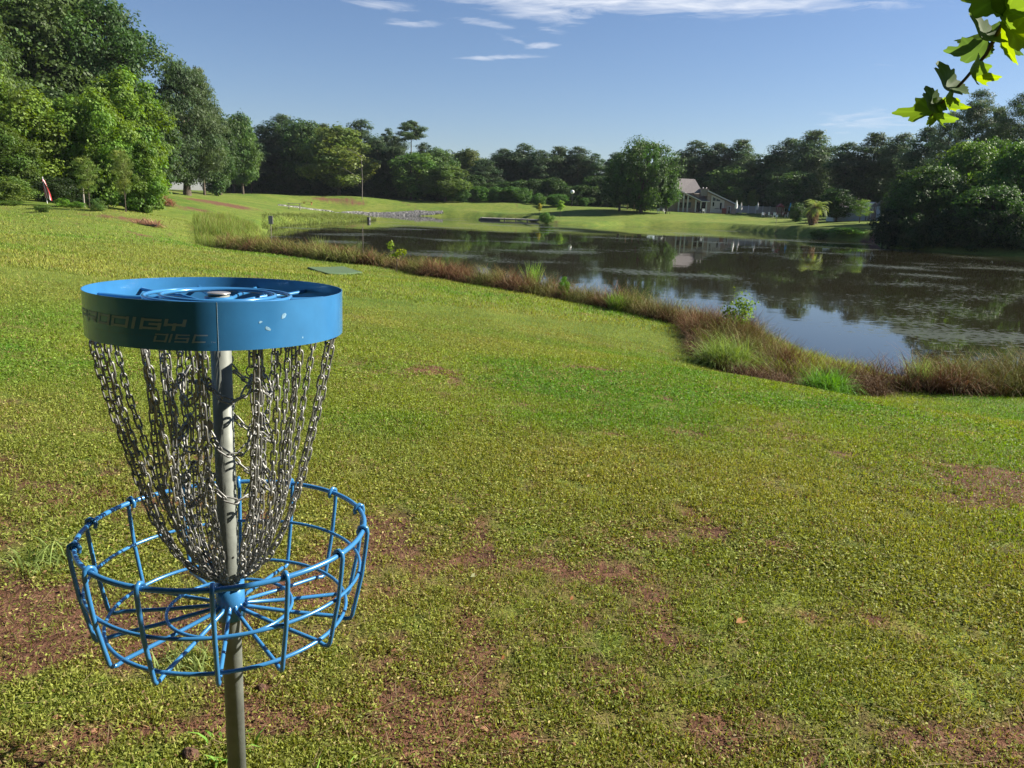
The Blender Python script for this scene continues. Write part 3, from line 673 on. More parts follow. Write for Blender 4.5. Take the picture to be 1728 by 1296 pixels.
# wide overgrown shelf at the near right corner of the pond
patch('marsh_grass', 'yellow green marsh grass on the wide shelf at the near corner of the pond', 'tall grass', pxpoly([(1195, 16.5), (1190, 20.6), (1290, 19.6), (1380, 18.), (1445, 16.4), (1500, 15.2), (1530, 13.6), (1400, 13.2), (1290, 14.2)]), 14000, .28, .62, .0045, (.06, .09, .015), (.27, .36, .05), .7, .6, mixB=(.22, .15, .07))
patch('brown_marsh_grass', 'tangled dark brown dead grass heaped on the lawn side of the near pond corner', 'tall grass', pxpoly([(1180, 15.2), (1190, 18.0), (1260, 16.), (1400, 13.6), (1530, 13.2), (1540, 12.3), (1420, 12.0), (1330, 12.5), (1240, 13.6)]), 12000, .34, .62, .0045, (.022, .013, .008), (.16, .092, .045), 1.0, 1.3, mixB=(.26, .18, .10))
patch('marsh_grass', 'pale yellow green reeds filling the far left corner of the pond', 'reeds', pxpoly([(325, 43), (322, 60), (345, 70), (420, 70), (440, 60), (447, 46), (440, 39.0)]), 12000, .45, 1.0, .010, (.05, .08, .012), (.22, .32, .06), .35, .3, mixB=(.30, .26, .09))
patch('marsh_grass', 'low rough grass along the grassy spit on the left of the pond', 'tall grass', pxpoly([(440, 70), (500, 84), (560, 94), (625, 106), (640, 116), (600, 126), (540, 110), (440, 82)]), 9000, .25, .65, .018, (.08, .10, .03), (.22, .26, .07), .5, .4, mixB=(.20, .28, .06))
def clump(name, label, px, Y, n, h, rad, width, cA, cB, lean, droop, group=None, cat='grass clump', z=None):
    x = col_x(px, Y); z = h1(x, Y) if z is None else z; a = rs.rand(n) * 6.283; r = rad * np.sqrt(rs.rand(n)) * .45
    pts = np.c_[r * np.cos(a), r * np.sin(a), 0 * a - .02]; k = n
    hh = h * (.55 + .5 * rs.rand(n)); v, c = blades(pts, hh, width, np.array(cA), np.array(cB), lean, 4, droop)
    o = mesh_obj(name, quads_mesh(name, v, GRASS, c), None); o.location = (x, Y, max(z, -.05)); return tag(o, label, cat, group)
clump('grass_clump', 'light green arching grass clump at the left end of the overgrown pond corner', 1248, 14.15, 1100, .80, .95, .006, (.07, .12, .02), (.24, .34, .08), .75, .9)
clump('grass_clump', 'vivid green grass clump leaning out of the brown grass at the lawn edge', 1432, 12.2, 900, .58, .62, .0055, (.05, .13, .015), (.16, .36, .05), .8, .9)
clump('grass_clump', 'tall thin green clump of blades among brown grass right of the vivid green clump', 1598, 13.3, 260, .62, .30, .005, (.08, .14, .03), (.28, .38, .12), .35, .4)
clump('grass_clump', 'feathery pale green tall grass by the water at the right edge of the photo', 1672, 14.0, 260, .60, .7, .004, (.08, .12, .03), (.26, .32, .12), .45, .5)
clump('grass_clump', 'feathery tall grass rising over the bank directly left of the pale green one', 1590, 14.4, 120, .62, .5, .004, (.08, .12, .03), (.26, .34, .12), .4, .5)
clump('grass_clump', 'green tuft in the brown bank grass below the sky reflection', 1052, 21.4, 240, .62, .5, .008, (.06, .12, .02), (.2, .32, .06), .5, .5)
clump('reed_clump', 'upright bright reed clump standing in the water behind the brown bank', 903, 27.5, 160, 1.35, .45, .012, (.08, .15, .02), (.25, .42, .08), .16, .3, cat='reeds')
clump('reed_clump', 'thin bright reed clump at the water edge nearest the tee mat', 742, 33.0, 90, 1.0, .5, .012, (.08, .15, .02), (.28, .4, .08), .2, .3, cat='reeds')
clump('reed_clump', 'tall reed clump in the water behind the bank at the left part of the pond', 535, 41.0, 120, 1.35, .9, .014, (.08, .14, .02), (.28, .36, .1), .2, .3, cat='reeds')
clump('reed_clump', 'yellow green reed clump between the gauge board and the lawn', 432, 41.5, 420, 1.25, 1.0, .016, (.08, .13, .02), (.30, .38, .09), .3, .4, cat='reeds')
clump('weed_clump', 'broad leaved green weeds at the foot of the basket pole', 330, 1.95, 60, .10, .16, .006, (.06, .16, .02), (.20, .38, .06), 1.1, 1.2, cat='weeds')
clump('weed_clump', 'low green weed rosette on the lawn to the right of the pole foot', 560, 1.78, 120, .09, .30, .007, (.07, .16, .02), (.22, .36, .06), 1.1, 1.1, cat='weeds')
clump('weed_clump', 'tuft of longer grass in the lower right corner of the lawn', 1560, 1.9, 90, .09, .22, .004, (.08, .15, .03), (.28, .38, .09), .9, .8, cat='weeds')
clump('weed_clump', 'pale tuft of long grass on the lawn left of the basket', 15, 3.05, 150, .16, .30, .004, (.10, .16, .03), (.30, .38, .12), 1.1, .8, cat='weeds')
clump('weed_clump', 'tuft of tall grass under the middle of the basket cage', 250, 2.35, 110, .13, .22, .003, (.08, .14, .03), (.30, .36, .12), .8, .6, cat='weeds')
clump('weed_clump', 'small grass tuft on the lawn below the centre of the photo', 1085, 2.3, 70, .075, .16, .003, (.10, .15, .03), (.30, .36, .10), 1.0, .8, cat='weeds')

# ------------------------------------------------------------------ trees
def frame(nrm):
    a = np.where(np.abs(nrm[:, 2:3]) < .9, np.array([[0, 0, 1.]]), np.array([[1., 0, 0]])); u = np.cross(a, nrm); u /= np.linalg.norm(u, axis=1, keepdims=True) + 1e-9; return u, np.cross(nrm, u)
def unit(k, r): d = r.normal(size=(k, 3)); return d / np.linalg.norm(d, axis=1, keepdims=True)
def leaf_cloud(blobs, n, size, r, col, flat=0., fill=.35, aspect=.6, up=.35, droop=0., lumps=.5, gap=1.05):
    """blobs: list of (centre, (rx, ry, rz)); leaves sit mostly on the blobs' outsides"""
    B = np.array([b[0] for b in blobs]); Rr = np.array([b[1] for b in blobs]); wgt = (Rr.prod(1)) ** (2 / 3); idx = r.choice(len(B), n, p=wgt / wgt.sum())
    d = unit(n, r); q = np.where(r.rand(n) < fill, r.rand(n) ** .6, .85 + .22 * r.rand(n))
    # break each blob's outside into tufts
    an = np.arctan2(d[:, 1], d[:, 0]) * 3 + idx * 1.7; tz = d[:, 2] * 4 + idx
    q = q * (1 + lumps * (vnoise(an + 50, tz + 50) - .5) * 1.6)
    p = B[idx] + d * Rr[idx] * q[:, None]
    g = .42 * float(np.median(Rr)) + .02; ok = vnoise(p[:, 0] / g + 31, p[:, 2] / g + 7) + vnoise(p[:, 1] / g + 90, p[:, 2] / g * 1.1 + 44) + .5 * vnoise(p[:, 0] / g * 2.3, p[:, 1] / g * 2.3 + 5) > gap
    p = p[ok]; d = d[ok]; idx = idx[ok]; n = len(p)
    nrm = d + .75 * unit(n, r) + np.array([0, 0, up]); nrm /= np.linalg.norm(nrm, axis=1, keepdims=True); u, w = frame(nrm)
    a = r.rand(n) * 6.283; e1 = u * np.cos(a)[:, None] + w * np.sin(a)[:, None]; e2 = np.cross(nrm, e1)
    if droop: e1 = e1 + np.array([0, 0, -droop]); e1 /= np.linalg.norm(e1, axis=1, keepdims=True)
    s = (size * (.6 + .8 * r.rand(n)))[:, None]
    V = np.stack([p - e1 * s, p - e2 * s * aspect + e1 * s * .1, p + e1 * s, p + e2 * s * aspect + e1 * s * .1], 1)
    bt = (.82 + .36 * r.rand(len(B)))[idx]; lt = .7 + .6 * r.rand(n); c = np.array(col)[None] * (bt * lt)[:, None]
    hue = (r.rand(len(B))[idx] - .5) * .25; c[:, 0] *= 1 + hue
    return V, c
def trunk_mb(H, r0, limbs, r, top=.85, lean=.03):
    mb = MB(); pts = []; rr_ = []; x = y = 0
    for i in range(8):
        t = i / 7; x += r.uniform(-lean, lean) * H * .12; y += r.uniform(-lean, lean) * H * .12; pts.append((x, y, t * H * top - .3)); rr_.append(r0 * (1.35 if i == 0 else 1) * (1 - .82 * t))
    mb.tube(pts, rr_, 8)
    for (z, end, rl) in limbs:
        t = min(.98, z / (H * top)); j = t * 7; i = int(j); f = j - i; a = Vector(pts[i]).lerp(Vector(pts[min(7, i + 1)]), f); b = Vector(end); mid = a.lerp(b, .5) + Vector((0, 0, -.06 * (b - a).length + r.uniform(0, .3)))
        mb.tube([a, mid, b], [rl, rl * .6, rl * .18], 5)
    return mb
def broadleaf(seed, H=14., R=5.2, base=.18, nblob=34, n=26000, size=.20, col=(.05, .085, .022), pk=.42, r0=.3, **kw):
    r = np.random.RandomState(seed); pr = random.Random(seed); bl = []; limbs = []
    for i in range(nblob):
        t = (i + .5) / nblob; z = H * (base + (1 - base) * t * .93); prof = max(.06, 1 - (abs(t - pk) / (pk if t < pk else 1.02 - pk)) ** 2.5) ** .55
        a = i * 2.399 + pr.uniform(-.4, .4); rad_ = R * prof * pr.uniform(.42, .90) * (.60 + .75 * float(vnoise(np.array([a * .8 % 6.28 + seed]), np.array([z * .35 + seed * 3]))[0])); br = R * pr.uniform(.17, .36) * (.75 + .35 * prof)
        c = (rad_ * math.cos(a), rad_ * math.sin(a), z); bl.append((c, (br, br, br * pr.uniform(.6, .85))))
        if i % 2 == 0: limbs.append((max(H * .12, z - R * .5), c, r0 * .32))
    bl.append(((0, 0, H * (base + 1) / 2), (R * .48, R * .48, H * (1 - base) * .38)))
    bl.append(((0, 0, H * .93), (R * .20, R * .20, H * .07)))
    V, c = leaf_cloud(bl, n, size, r, col, **kw)
    return quads_mesh('crown', V, LEAF, c), trunk_mb(H, r0, limbs, pr).me('trunk', BARK), H, R
def pine(seed, H=20., R=4.6, base=.30, n=22000, size=.26, col=(.042, .066, .028), nb=40, flat=.62, sparse=1., r0=.26, dead=5):
    r = np.random.RandomState(seed); pr = random.Random(seed); bl = []; limbs = []
    for i in range(nb):
        t = (i + .5) / nb; z = H * (base + (.97 - base) * t); pf = (1 - max(0, (t - .35) / .65) ** 2.6 * .85) * (.6 + .4 * min(1, t / .25)); a = i * 2.399 + pr.uniform(-.6, .6); L = R * pf * pr.uniform(.45, 1.0)
        c = (L * math.cos(a) * .82, L * math.sin(a) * .82, z + L * .12); b = R * pr.uniform(.19, .38) * (.6 + .5 * pf)
        bl.append((c, (b, b, b * flat))); limbs.append((z - .1 * L, (c[0], c[1], c[2] - b * .2), r0 * .18))
        if L > R * .5: bl.append(((c[0] * .55, c[1] * .55, c[2] - .1 * L), (b * .8, b * .8, b * flat * .8)))
    bl.append(((0, 0, H * .97), (R * .25, R * .25, H * .03)))
    for i in range(dead): a = pr.uniform(0, 6.28); z = H * base * pr.uniform(.5, .98); L = R * pr.uniform(.2, .5); limbs.append((z, (L * math.cos(a), L * math.sin(a), z + .15 * L), r0 * .10))
    V, c = leaf_cloud(bl, n, size, r, col, fill=.45, aspect=.28, up=.6, lumps=.55)
    return quads_mesh('crown', V, LEAF, c), trunk_mb(H, r0, limbs, pr, top=.97, lean=.015).me('trunk', BARK), H, R
KIND = {
 'fill1': broadleaf(3, nblob=50, R=6.2, n=26000, size=.24, base=.0), 'fill2': broadleaf(4, nblob=56, R=5.6, n=26000, size=.24, base=.0, pk=.5), 'oak': broadleaf(1, nblob=52, n=34000), 'oak2': broadleaf(2, nblob=64, R=5.6, n=32000, size=.19), 'oak3': broadleaf(5, nblob=50, R=4.6, H=13, n=24000, base=.08),
 'giant': broadleaf(11, H=20, R=7.5, nblob=110, n=115000, size=.17, base=.10, r0=.5), 'giant2': broadleaf(12, H=20, R=7., nblob=120, n=115000, size=.165, base=.08, r0=.5),
 'maple': broadleaf(21, H=9, R=3.8, nblob=46, n=42000, size=.115, base=.06, col=(.10, .155, .022), up=.9, r0=.18, aspect=.75), 'maple2': broadleaf(22, H=10, R=3.4, nblob=60, n=42000, size=.115, base=.05, col=(.10, .155, .022), up=.9, r0=.18, aspect=.75),
 'willow': broadleaf(31, H=15, R=5, nblob=60, n=60000, size=.17, base=.12, col=(.055, .090, .036), aspect=.35, droop=.7, r0=.42),
 'pine': pine(41), 'pine2': pine(42, R=5.2, base=.18, nb=52, n=30000), 'pine3': pine(43, R=3.8, base=.45, nb=26, n=13000, flat=.5), 'lonepine': pine(44, R=3.6, base=.74, nb=15, n=7500, dead=6, flat=.42, r0=.22),
 'openpine': pine(45, H=18, R=5.5, base=.34, nb=48, n=46000, size=.15, flat=.34), 'openpine2': pine(46, H=18, R=6, base=.28, nb=60, n=56000, size=.15, flat=.34),
 'bush': broadleaf(51, H=4, R=2.6, nblob=22, n=12000, size=.10, base=.02, r0=.06), 'bush2': broadleaf(52, H=3.2, R=2.4, nblob=26, n=12000, size=.09, base=.0, r0=.06),
 'feather': broadleaf(61, H=4.6, R=1.2, nblob=26, n=16000, size=.05, base=.30, col=(.13, .19, .04), aspect=.3, fill=.6, r0=.05, lumps=.6), 'sapling': broadleaf(71, H=3.4, R=.8, nblob=12, n=2600, size=.10, base=.4, col=(.12, .18, .03), r0=.035, fill=.6),
 'bigoak': broadleaf(83, H=14, R=8.6, nblob=90, n=90000, size=.19, gap=1.2, pk=.5, base=.10, r0=.45), 'thicket': broadleaf(91, H=11, R=5.6, nblob=130, pk=.58, gap=1.15, n=85000, size=.15, base=.0, up=.5, r0=.25)}
_first = {}
_used_tr = {}
def plant_tree(kind, label, px, top, Y, hw=None, tint=(1, 1, 1), name='tree', cat='tree', group=None, rz=None, trunk=True, sink=0., x=None):
    cr, tr, H, R = KIND[kind]; X = col_x(px, Y) if x is None else x; z = max(h1(X, Y), .1) - sink; p = at_y(px, top, Y); Ht = p.z - z; s = Ht / H
    sx = s if hw is None else (hw * Y / FPX) / R
    e = thing(name, label, cat, (X, Y, z), 0, group); pr = random.Random(px * 7 + Y); e.rotation_euler.z = pr.uniform(0, 6.28) if rz is None else rz; e.scale = (sx, sx, s)
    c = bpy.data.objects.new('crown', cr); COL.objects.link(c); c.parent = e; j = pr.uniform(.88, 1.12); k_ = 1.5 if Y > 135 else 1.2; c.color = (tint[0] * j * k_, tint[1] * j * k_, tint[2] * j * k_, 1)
    if trunk: t = bpy.data.objects.new('trunk', tr); COL.objects.link(t); t.parent = e
    return e
T = plant_tree
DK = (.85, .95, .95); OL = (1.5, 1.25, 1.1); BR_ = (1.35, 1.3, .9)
# left woods
T('giant', 'huge dark broadleaf tree filling the upper left corner', 62, -75, 84, 125, (1.05, 1.1, .95), group='big trees at the left wood edge')
T('giant2', 'huge dark broadleaf tree whose right side meets the open sky', 172, -28, 88, 104, (.8, .95, .9), group='big trees at the left wood edge')
T('giant', 'large dark tree filling the gap at the far left margin behind the flag', -60, -20, 70, 110, (.9, .9, .8))
T('oak2', 'olive brown tinged tree at the left margin above the bushes', 0, 95, 60, 62, (1.9, 1.7, 1.2))
T('maple', 'bright green spreading tree above the furled flag', 62, 152, 61, 66, (1.25, 1.25, 1.1))
T('maple2', 'bright green tree between the furled flag and the yellowish shrub', 130, 160, 64, 54, (1.1, 1.15, 1))
T('maple2', 'tallest bright green tree of the left wood edge, pointed top', 222, 112, 67, 62, (1.0, 1.1, 1))
T('maple', 'bright green tree low behind the two yellowish shrubs', 178, 155, 63, 50, (1.05, 1.15, 1))
T('maple', 'dense low green tree at the far left with branches to the ground', 12, 205, 57, 48, (.7, .75, .75))
T('maple2', 'low leafy green tree right of the twin trunk shrub', 240, 235, 60, 34, (.9, 1.05, .9))
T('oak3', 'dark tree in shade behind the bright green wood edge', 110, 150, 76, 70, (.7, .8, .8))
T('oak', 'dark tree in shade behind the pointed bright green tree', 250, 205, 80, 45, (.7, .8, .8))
T('oak3', 'leafy tree with thick pale trunk at the left end of the dam', 268, 168, 86, 42, (1.0, 1.05, .95))
T('willow', 'grey green weeping tree with a dark trunk beside the dam end', 316, 103, 96, 66, (1.05, 1.05, 1), name='weeping_tree')
T('pine2', 'dark pine rising behind the grey green weeping tree', 345, 112, 118, 34, (1.2, 1.2, 1.1), name='pine_tree')
T('oak2', 'round green tree between the weeping tree and the dark wood', 372, 186, 132, 36, (.75, .85, .72))
T('oak', 'pale topped green tree at the left end of the dark wood', 410, 192, 152, 30, (.95, 1.05, .85))
T('oak3', 'low green tree under the edge of the weeping tree', 365, 240, 124, 30, (.9, 1.05, 1))
# bushes on the left
T('bush', 'round olive green bush at the left margin', 8, 298, 52, 44, (1.9, 1.7, 1.3), 'bush', 'bush', trunk=False)
T('bush2', 'low green bush in front of the round olive bush', 12, 338, 50, 22, (1.6, 1.7, 1.1), 'bush', 'bush', trunk=False)
T('bush2', 'small solitary shrub on the lawn left of the flowering border', 68, 345, 47, 14, (1.5, 1.5, 1.1), 'bush', 'bush', trunk=False)
T('feather', 'yellow green feathery shrub to the right of the furled flag', 148, 262, 52, 24, (1, 1, 1), 'feathery_shrub', 'shrub')
T('feather', 'yellow green feathery shrub on two thin trunks with a stake', 209, 248, 50, 22, (1.1, 1, 1), 'feathery_shrub', 'shrub')
T('bush', 'bright yellow green low plant at the foot of the flag', 103, 334, 51, 13, (2.6, 2.9, 1.3), 'border_plant', 'plant', trunk=False)
T('bush2', 'green low plant in the border under the first feathery shrub', 128, 340, 51, 14, (1.8, 2.2, 1.2), 'border_plant', 'plant', trunk=False)
T('bush', 'greyish spiky low plant at the right end of the border', 160, 335, 49, 14, (1.9, 1.9, 1.7), 'border_plant', 'plant', trunk=False)
T('bush', 'dark low undergrowth behind the flag', 100, 300, 57, 40, (.5, .55, .5), 'bush', 'bush', trunk=False)
T('bush2', 'leafy undergrowth behind the twin trunk shrub', 226, 312, 62, 30, (1.3, 1.7, 1.1), 'bush', 'bush', trunk=False)
# wood behind the dam, left to right: (kind, px, top, Y, hw, tint, label)
WD = [('oak2', 395, 215, 165, 34, DK, 'dark tree filling the gap right of the weeping tree'), ('pine2', 425, 226, 172, 30, DK, 'dark pine under the pale topped green tree'), ('pine', 442, 210, 178, 26, DK, 'dark pine at the left end of the wood behind the dam'), ('pine2', 480, 192, 180, 36, DK, 'tallest dark pine at the left of the wood behind the dam'),
 ('oak2', 515, 202, 176, 38, DK, 'dark rounded tree right of the tallest left pine'), ('pine2', 548, 208, 182, 30, (1, 1, .9), 'dark tree peeping over the olive brown crown'),
 ('oak', 572, 214, 168, 46, (1.9, 1.55, 1.3), 'olive brown domed tree with pale bare lower branches'), ('pine', 611, 200, 180, 30, (.95, 1.05, 1), 'tall pine just right of the olive brown dome'),
 ('pine3', 655, 216, 184, 20, (1.1, 1.1, 1.2), 'slim pine left of the lone tall pine'), ('pine2', 638, 236, 178, 30, DK, 'dark tree under the slim pine'),
 ('lonepine', 693, 203, 170, 30, (1.05, 1.05, 1), 'lone tall pine with long bare trunk and small flat crown'), ('pine2', 668, 228, 176, 22, (1, 1, 1), 'pine immediately left of the lone tall pine trunk'), ('pine', 716, 240, 180, 22, DK, 'dark pine close on the right of the lone tall pine trunk'), ('oak3', 700, 256, 172, 34, (1.1, 1.25, 1), 'leafy green tree at the foot of the lone tall pine'),
 ('oak2', 738, 250, 182, 32, (1, 1.05, 1.05), 'dark domed tree right of the lone tall pine'), ('oak', 752, 278, 170, 30, (1.35, 1.35, 1.1), 'vine hung green tree above the end of the stone slope'),
 ('oak', 788, 252, 190, 24, (1.4, 1.2, 1.1), 'brownish round crown in the middle of the tree line'), ('pine', 815, 268, 182, 28, DK, 'pine with pale bare limbs left of centre in the tree line'),
 ('pine2', 848, 250, 192, 30, DK, 'first of the even row of pines above the dock'), ('pine', 880, 241, 190, 28, (.95, 1, 1), 'highest pine in the even row above the dock'),
 ('pine', 908, 252, 186, 26, DK, 'pine above the round bush by the dock'), ('pine2', 940, 246, 190, 32, (1.05, 1.05, 1), 'broad pine above the globe lamp'),
 ('pine', 972, 246, 188, 26, (1, 1, 1), 'pine right of the globe lamp'), ('pine3', 1000, 258, 184, 22, (1, 1.1, 1.1), 'thin pine with sky showing through beside the notch in the tree line'),
 ('pine', 1035, 256, 188, 24, DK, 'pine on the right of the notch in the tree line'), ('oak2', 1046, 272, 153, 26, (.65, .8, .65), 'dark tree leaning against the left side of the broad oak'), ('bigoak', 1082, 240, 150, 56, (.72, .92, .68), 'broad green oak beside the house, in front of the tree line'),
 ('oak2', 1124, 280, 150, 16, (.95, 1.25, .8), 'lighter green tree touching the roof of the house'), ('pine', 1165, 236, 186, 34, (1.1, 1.1, 1.1), 'pine with bare trunk directly behind the roof'),
 ('pine2', 1205, 240, 182, 34, DK, 'dark pine behind the chimney'), ('pine2', 1243, 234, 180, 34, (1, 1.05, 1), 'highest pine behind the right wing of the house'),
 ('oak2', 1225, 280, 176, 36, (1.1, 1.2, 1.1), 'rounded dark green tree over the right wing of the house'), ('oak', 1292, 262, 176, 32, (1, 1.1, 1.05), 'green tree with pale leaf clumps above the patio'),
 ('pine2', 1322, 232, 176, 38, DK, 'wide dark pine above the patio'), ('pine2', 1362, 218, 168, 42, (1, 1.05, 1), 'highest of the dark pines above the closed blue parasol'),
 ('oak2', 1338, 290, 160, 40, (.8, .9, .9), 'dark green tree behind the closed blue parasol'), ('pine', 1418, 238, 160, 30, DK, 'dark pine behind the umbrella shaped tree'),
 ('pine2', 1462, 222, 156, 40, (1.05, 1.05, 1), 'tall dense pine above the white shed'), ('pine', 1508, 222, 150, 30, (1.2, 1.2, 1.2), 'hazy grey green pine right of the dense one above the shed'),
 ('pine2', 1548, 212, 140, 38, DK, 'dark pine under the tip of the hanging branch')]
for k_, px, top, Y, hw, tint, lb in WD: T(k_, lb, px, top, Y, hw * 1.28 if k_ != 'bigoak' and k_ != 'lonepine' else hw, tint, 'pine_tree' if 'pine' in k_ else 'tree', group='trees in the wood across the pond')
# rows behind and under, their shade put into darker tints
i_ = 0
def nth(i):
    b = ['', 'first', 'second', 'third', 'fourth', 'fifth', 'sixth', 'seventh', 'eighth', 'ninth', 'tenth', 'eleventh', 'twelfth', 'thirteenth', 'fourteenth', 'fifteenth', 'sixteenth', 'seventeenth', 'eighteenth', 'nineteenth']
    if i < 20: return b[i]
    t, u = divmod(i, 10); return (['', '', 'twentieth', 'thirtieth'][t] if u == 0 else ['', '', 'twenty', 'thirty'][t] + ' ' + b[u])
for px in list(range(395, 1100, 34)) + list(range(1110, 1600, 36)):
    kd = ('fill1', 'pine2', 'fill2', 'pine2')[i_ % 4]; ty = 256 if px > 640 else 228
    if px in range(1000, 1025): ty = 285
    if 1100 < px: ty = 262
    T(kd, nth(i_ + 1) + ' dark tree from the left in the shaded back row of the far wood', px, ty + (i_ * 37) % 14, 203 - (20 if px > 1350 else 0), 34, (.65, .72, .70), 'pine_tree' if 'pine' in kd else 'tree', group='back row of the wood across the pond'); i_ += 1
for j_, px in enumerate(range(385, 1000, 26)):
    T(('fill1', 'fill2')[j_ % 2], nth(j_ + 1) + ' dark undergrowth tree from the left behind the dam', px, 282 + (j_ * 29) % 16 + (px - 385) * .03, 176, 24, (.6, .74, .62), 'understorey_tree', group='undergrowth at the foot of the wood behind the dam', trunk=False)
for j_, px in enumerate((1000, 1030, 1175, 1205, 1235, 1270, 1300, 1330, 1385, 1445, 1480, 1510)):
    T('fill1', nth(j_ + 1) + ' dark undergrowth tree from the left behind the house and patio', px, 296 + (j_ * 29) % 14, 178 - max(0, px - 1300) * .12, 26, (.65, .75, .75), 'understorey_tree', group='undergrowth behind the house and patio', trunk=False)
# light shrubs in front of the wood
for px, top, Y, hw, lb in ((760, 312, 172, 17, 'dull green shrub under the vine hung tree'), (782, 322, 168, 13, 'pale flowering shrub at the foot of the vine hung tree'), (808, 318, 170, 14, 'light green shrub on the dam left of the hedge'), (838, 322, 168, 13, 'first green shrub of the row above the dock'),
                           (862, 318, 168, 14, 'second green shrub of the row above the dock'), (884, 322, 168, 12, 'third green shrub of the row above the dock'), (908, 328, 166, 10, 'small shrub behind the orange leaved sapling'),
                           (940, 328, 163, 15, 'wide young tree with tiered branches behind the green sapling'), (985, 334, 168, 7, 'small yellowish shrub right of the globe lamp')):
    T(('bush', 'oak3', 'bush2')[int(px) % 3], lb, px, top - (px * 7) % 9, Y, hw * (1.1 + .03 * (px % 11)), (.9, 1.25, .85), 'bush', 'bush', group='light shrubs before the far wood', trunk=False)
T('bush2', 'round bright bush on the shore beside the dock', 922, 358, 128, 12, (1.5, 2.0, 1.1), 'bush', 'bush', trunk=False)
T('sapling', 'sapling with orange tinged leaves on the far shore by the dock', 911, 343, 142, 6, (2.2, 1.5, .9), 'sapling', 'young tree')
T('sapling', 'green sapling with forked trunk right of the orange tinged one', 946, 338, 138, 8, (1.3, 1.5, 1), 'sapling', 'young tree')
T('bush', 'first magnolia beside the right wing of the house', 1241, 317, 172, 14, (2.0, 1.9, 1.2), 'magnolia_tree', 'tree')
T('bush', 'second magnolia, farther from the house than the first', 1267, 321, 172, 12, (2.2, 1.9, 1.2), 'magnolia_tree', 'tree')
# right side
T('oak2', 'dark umbrella shaped tree beside the white shed', 1412, 318, 124, 33, (.55, .75, .6), 'umbrella_tree', 'tree')
T('bush2', 'dark clipped rounded hedge bush left of the palm', 1346, 342, 132, 14, (.7, .9, .7), 'bush', 'bush', trunk=False)
T('feather', 'grey green small tree in front of the white shed', 1452, 335, 116, 20, (.9, 1.05, 1), 'tree', 'tree')
T('bush2', 'tall dark narrow evergreen right of the white shed', 1492, 325, 112, 9, (.4, .5, .4), 'evergreen_shrub', 'shrub', trunk=False)
T('bush', 'bright fern like bush on the right shore', 1432, 383, 98, 32, (2.3, 2.9, 1.1), 'bush', 'bush', trunk=False)
T('bush2', 'dull green bush at the water edge left of the fern like bush', 1385, 386, 101, 17, (1.6, 1.8, 1.1), 'bush', 'bush', trunk=False)
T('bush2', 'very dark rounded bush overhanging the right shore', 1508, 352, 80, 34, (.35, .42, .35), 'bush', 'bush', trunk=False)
T('thicket', 'dark thicket right of the rounded bush on the right shore', 1560, 278, 82, 58, (.95, 1.15, .9), 'thicket_tree', 'tree')
T('thicket', 'lit olive topped broad tree on the right shore', 1620, 236, 86, 58, (1.6, 1.8, 1.1), 'broadleaf_tree', 'tree')
T('thicket', 'green broad tree at the right edge of the photo', 1706, 236, 80, 62, (1.3, 1.75, 1.0), 'broadleaf_tree', 'tree')
T('thicket', 'low dark green tree over the water at the right edge of the photo', 1672, 312, 75, 62, (1.0, 1.35, .9), 'thicket_tree', 'tree')
T('thicket', 'dark tree beyond the right edge continuing the right shore', 1810, 235, 78, 76, (.8, 1, .8), 'broadleaf_tree', 'tree')
T('oak2', 'dark tree filling in behind the right shore thicket', 1640, 270, 104, 52, (.7, .85, .7))
T('oak2', 'dark tree beside the evergreen shrub on the right shore', 1530, 285, 108, 40, (.6, .75, .65))
T('openpine', 'open pine with steep bare limbs behind the hanging branch', 1622, 148, 104, 46, (1.5, 1.5, 1.4), 'pine_tree')
T('openpine2', 'wide layered pine at the upper right', 1700, 150, 104, 58, (1.3, 1.35, 1.3), 'pine_tree')
T('pine2', 'dark dense pine between the two open pines at the upper right', 1658, 178, 112, 36, (1.3, 1.4, 1.3), 'pine_tree')
T('pine2', 'dark dense pine at the right edge behind the layered pine', 1745, 188, 114, 40, (1.3, 1.4, 1.3), 'pine_tree')
T('oak2', 'leafy tree between the olive topped tree and the edge tree', 1662, 232, 96, 36, (1.1, 1.4, .95))
T('openpine2', 'layered pine beyond the right edge', 1800, 160, 108, 60, (1.2, 1.3, 1.2), 'pine_tree')
T('openpine', 'grey green pine between the shed pines and the steep limbed pine', 1582, 185, 128, 34, (1.2, 1.3, 1.3), 'pine_tree')
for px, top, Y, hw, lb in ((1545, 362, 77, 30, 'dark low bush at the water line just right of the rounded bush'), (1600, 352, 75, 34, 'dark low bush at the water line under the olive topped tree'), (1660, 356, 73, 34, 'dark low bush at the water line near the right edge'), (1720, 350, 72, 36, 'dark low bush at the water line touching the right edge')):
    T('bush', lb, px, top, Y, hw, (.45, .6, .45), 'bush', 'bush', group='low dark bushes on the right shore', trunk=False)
for px, Y, lb in ((1900, 76, 'first tree beyond the right edge along the pond'), (2010, 72, 'second tree beyond the right edge along the pond'), (2140, 66, 'third tree beyond the right edge along the pond'), (1730, 110, 'tall tree filling the back of the right shore wood')):
    T('giant2', lb, px, 235, Y, 84, (.7, .9, .7))
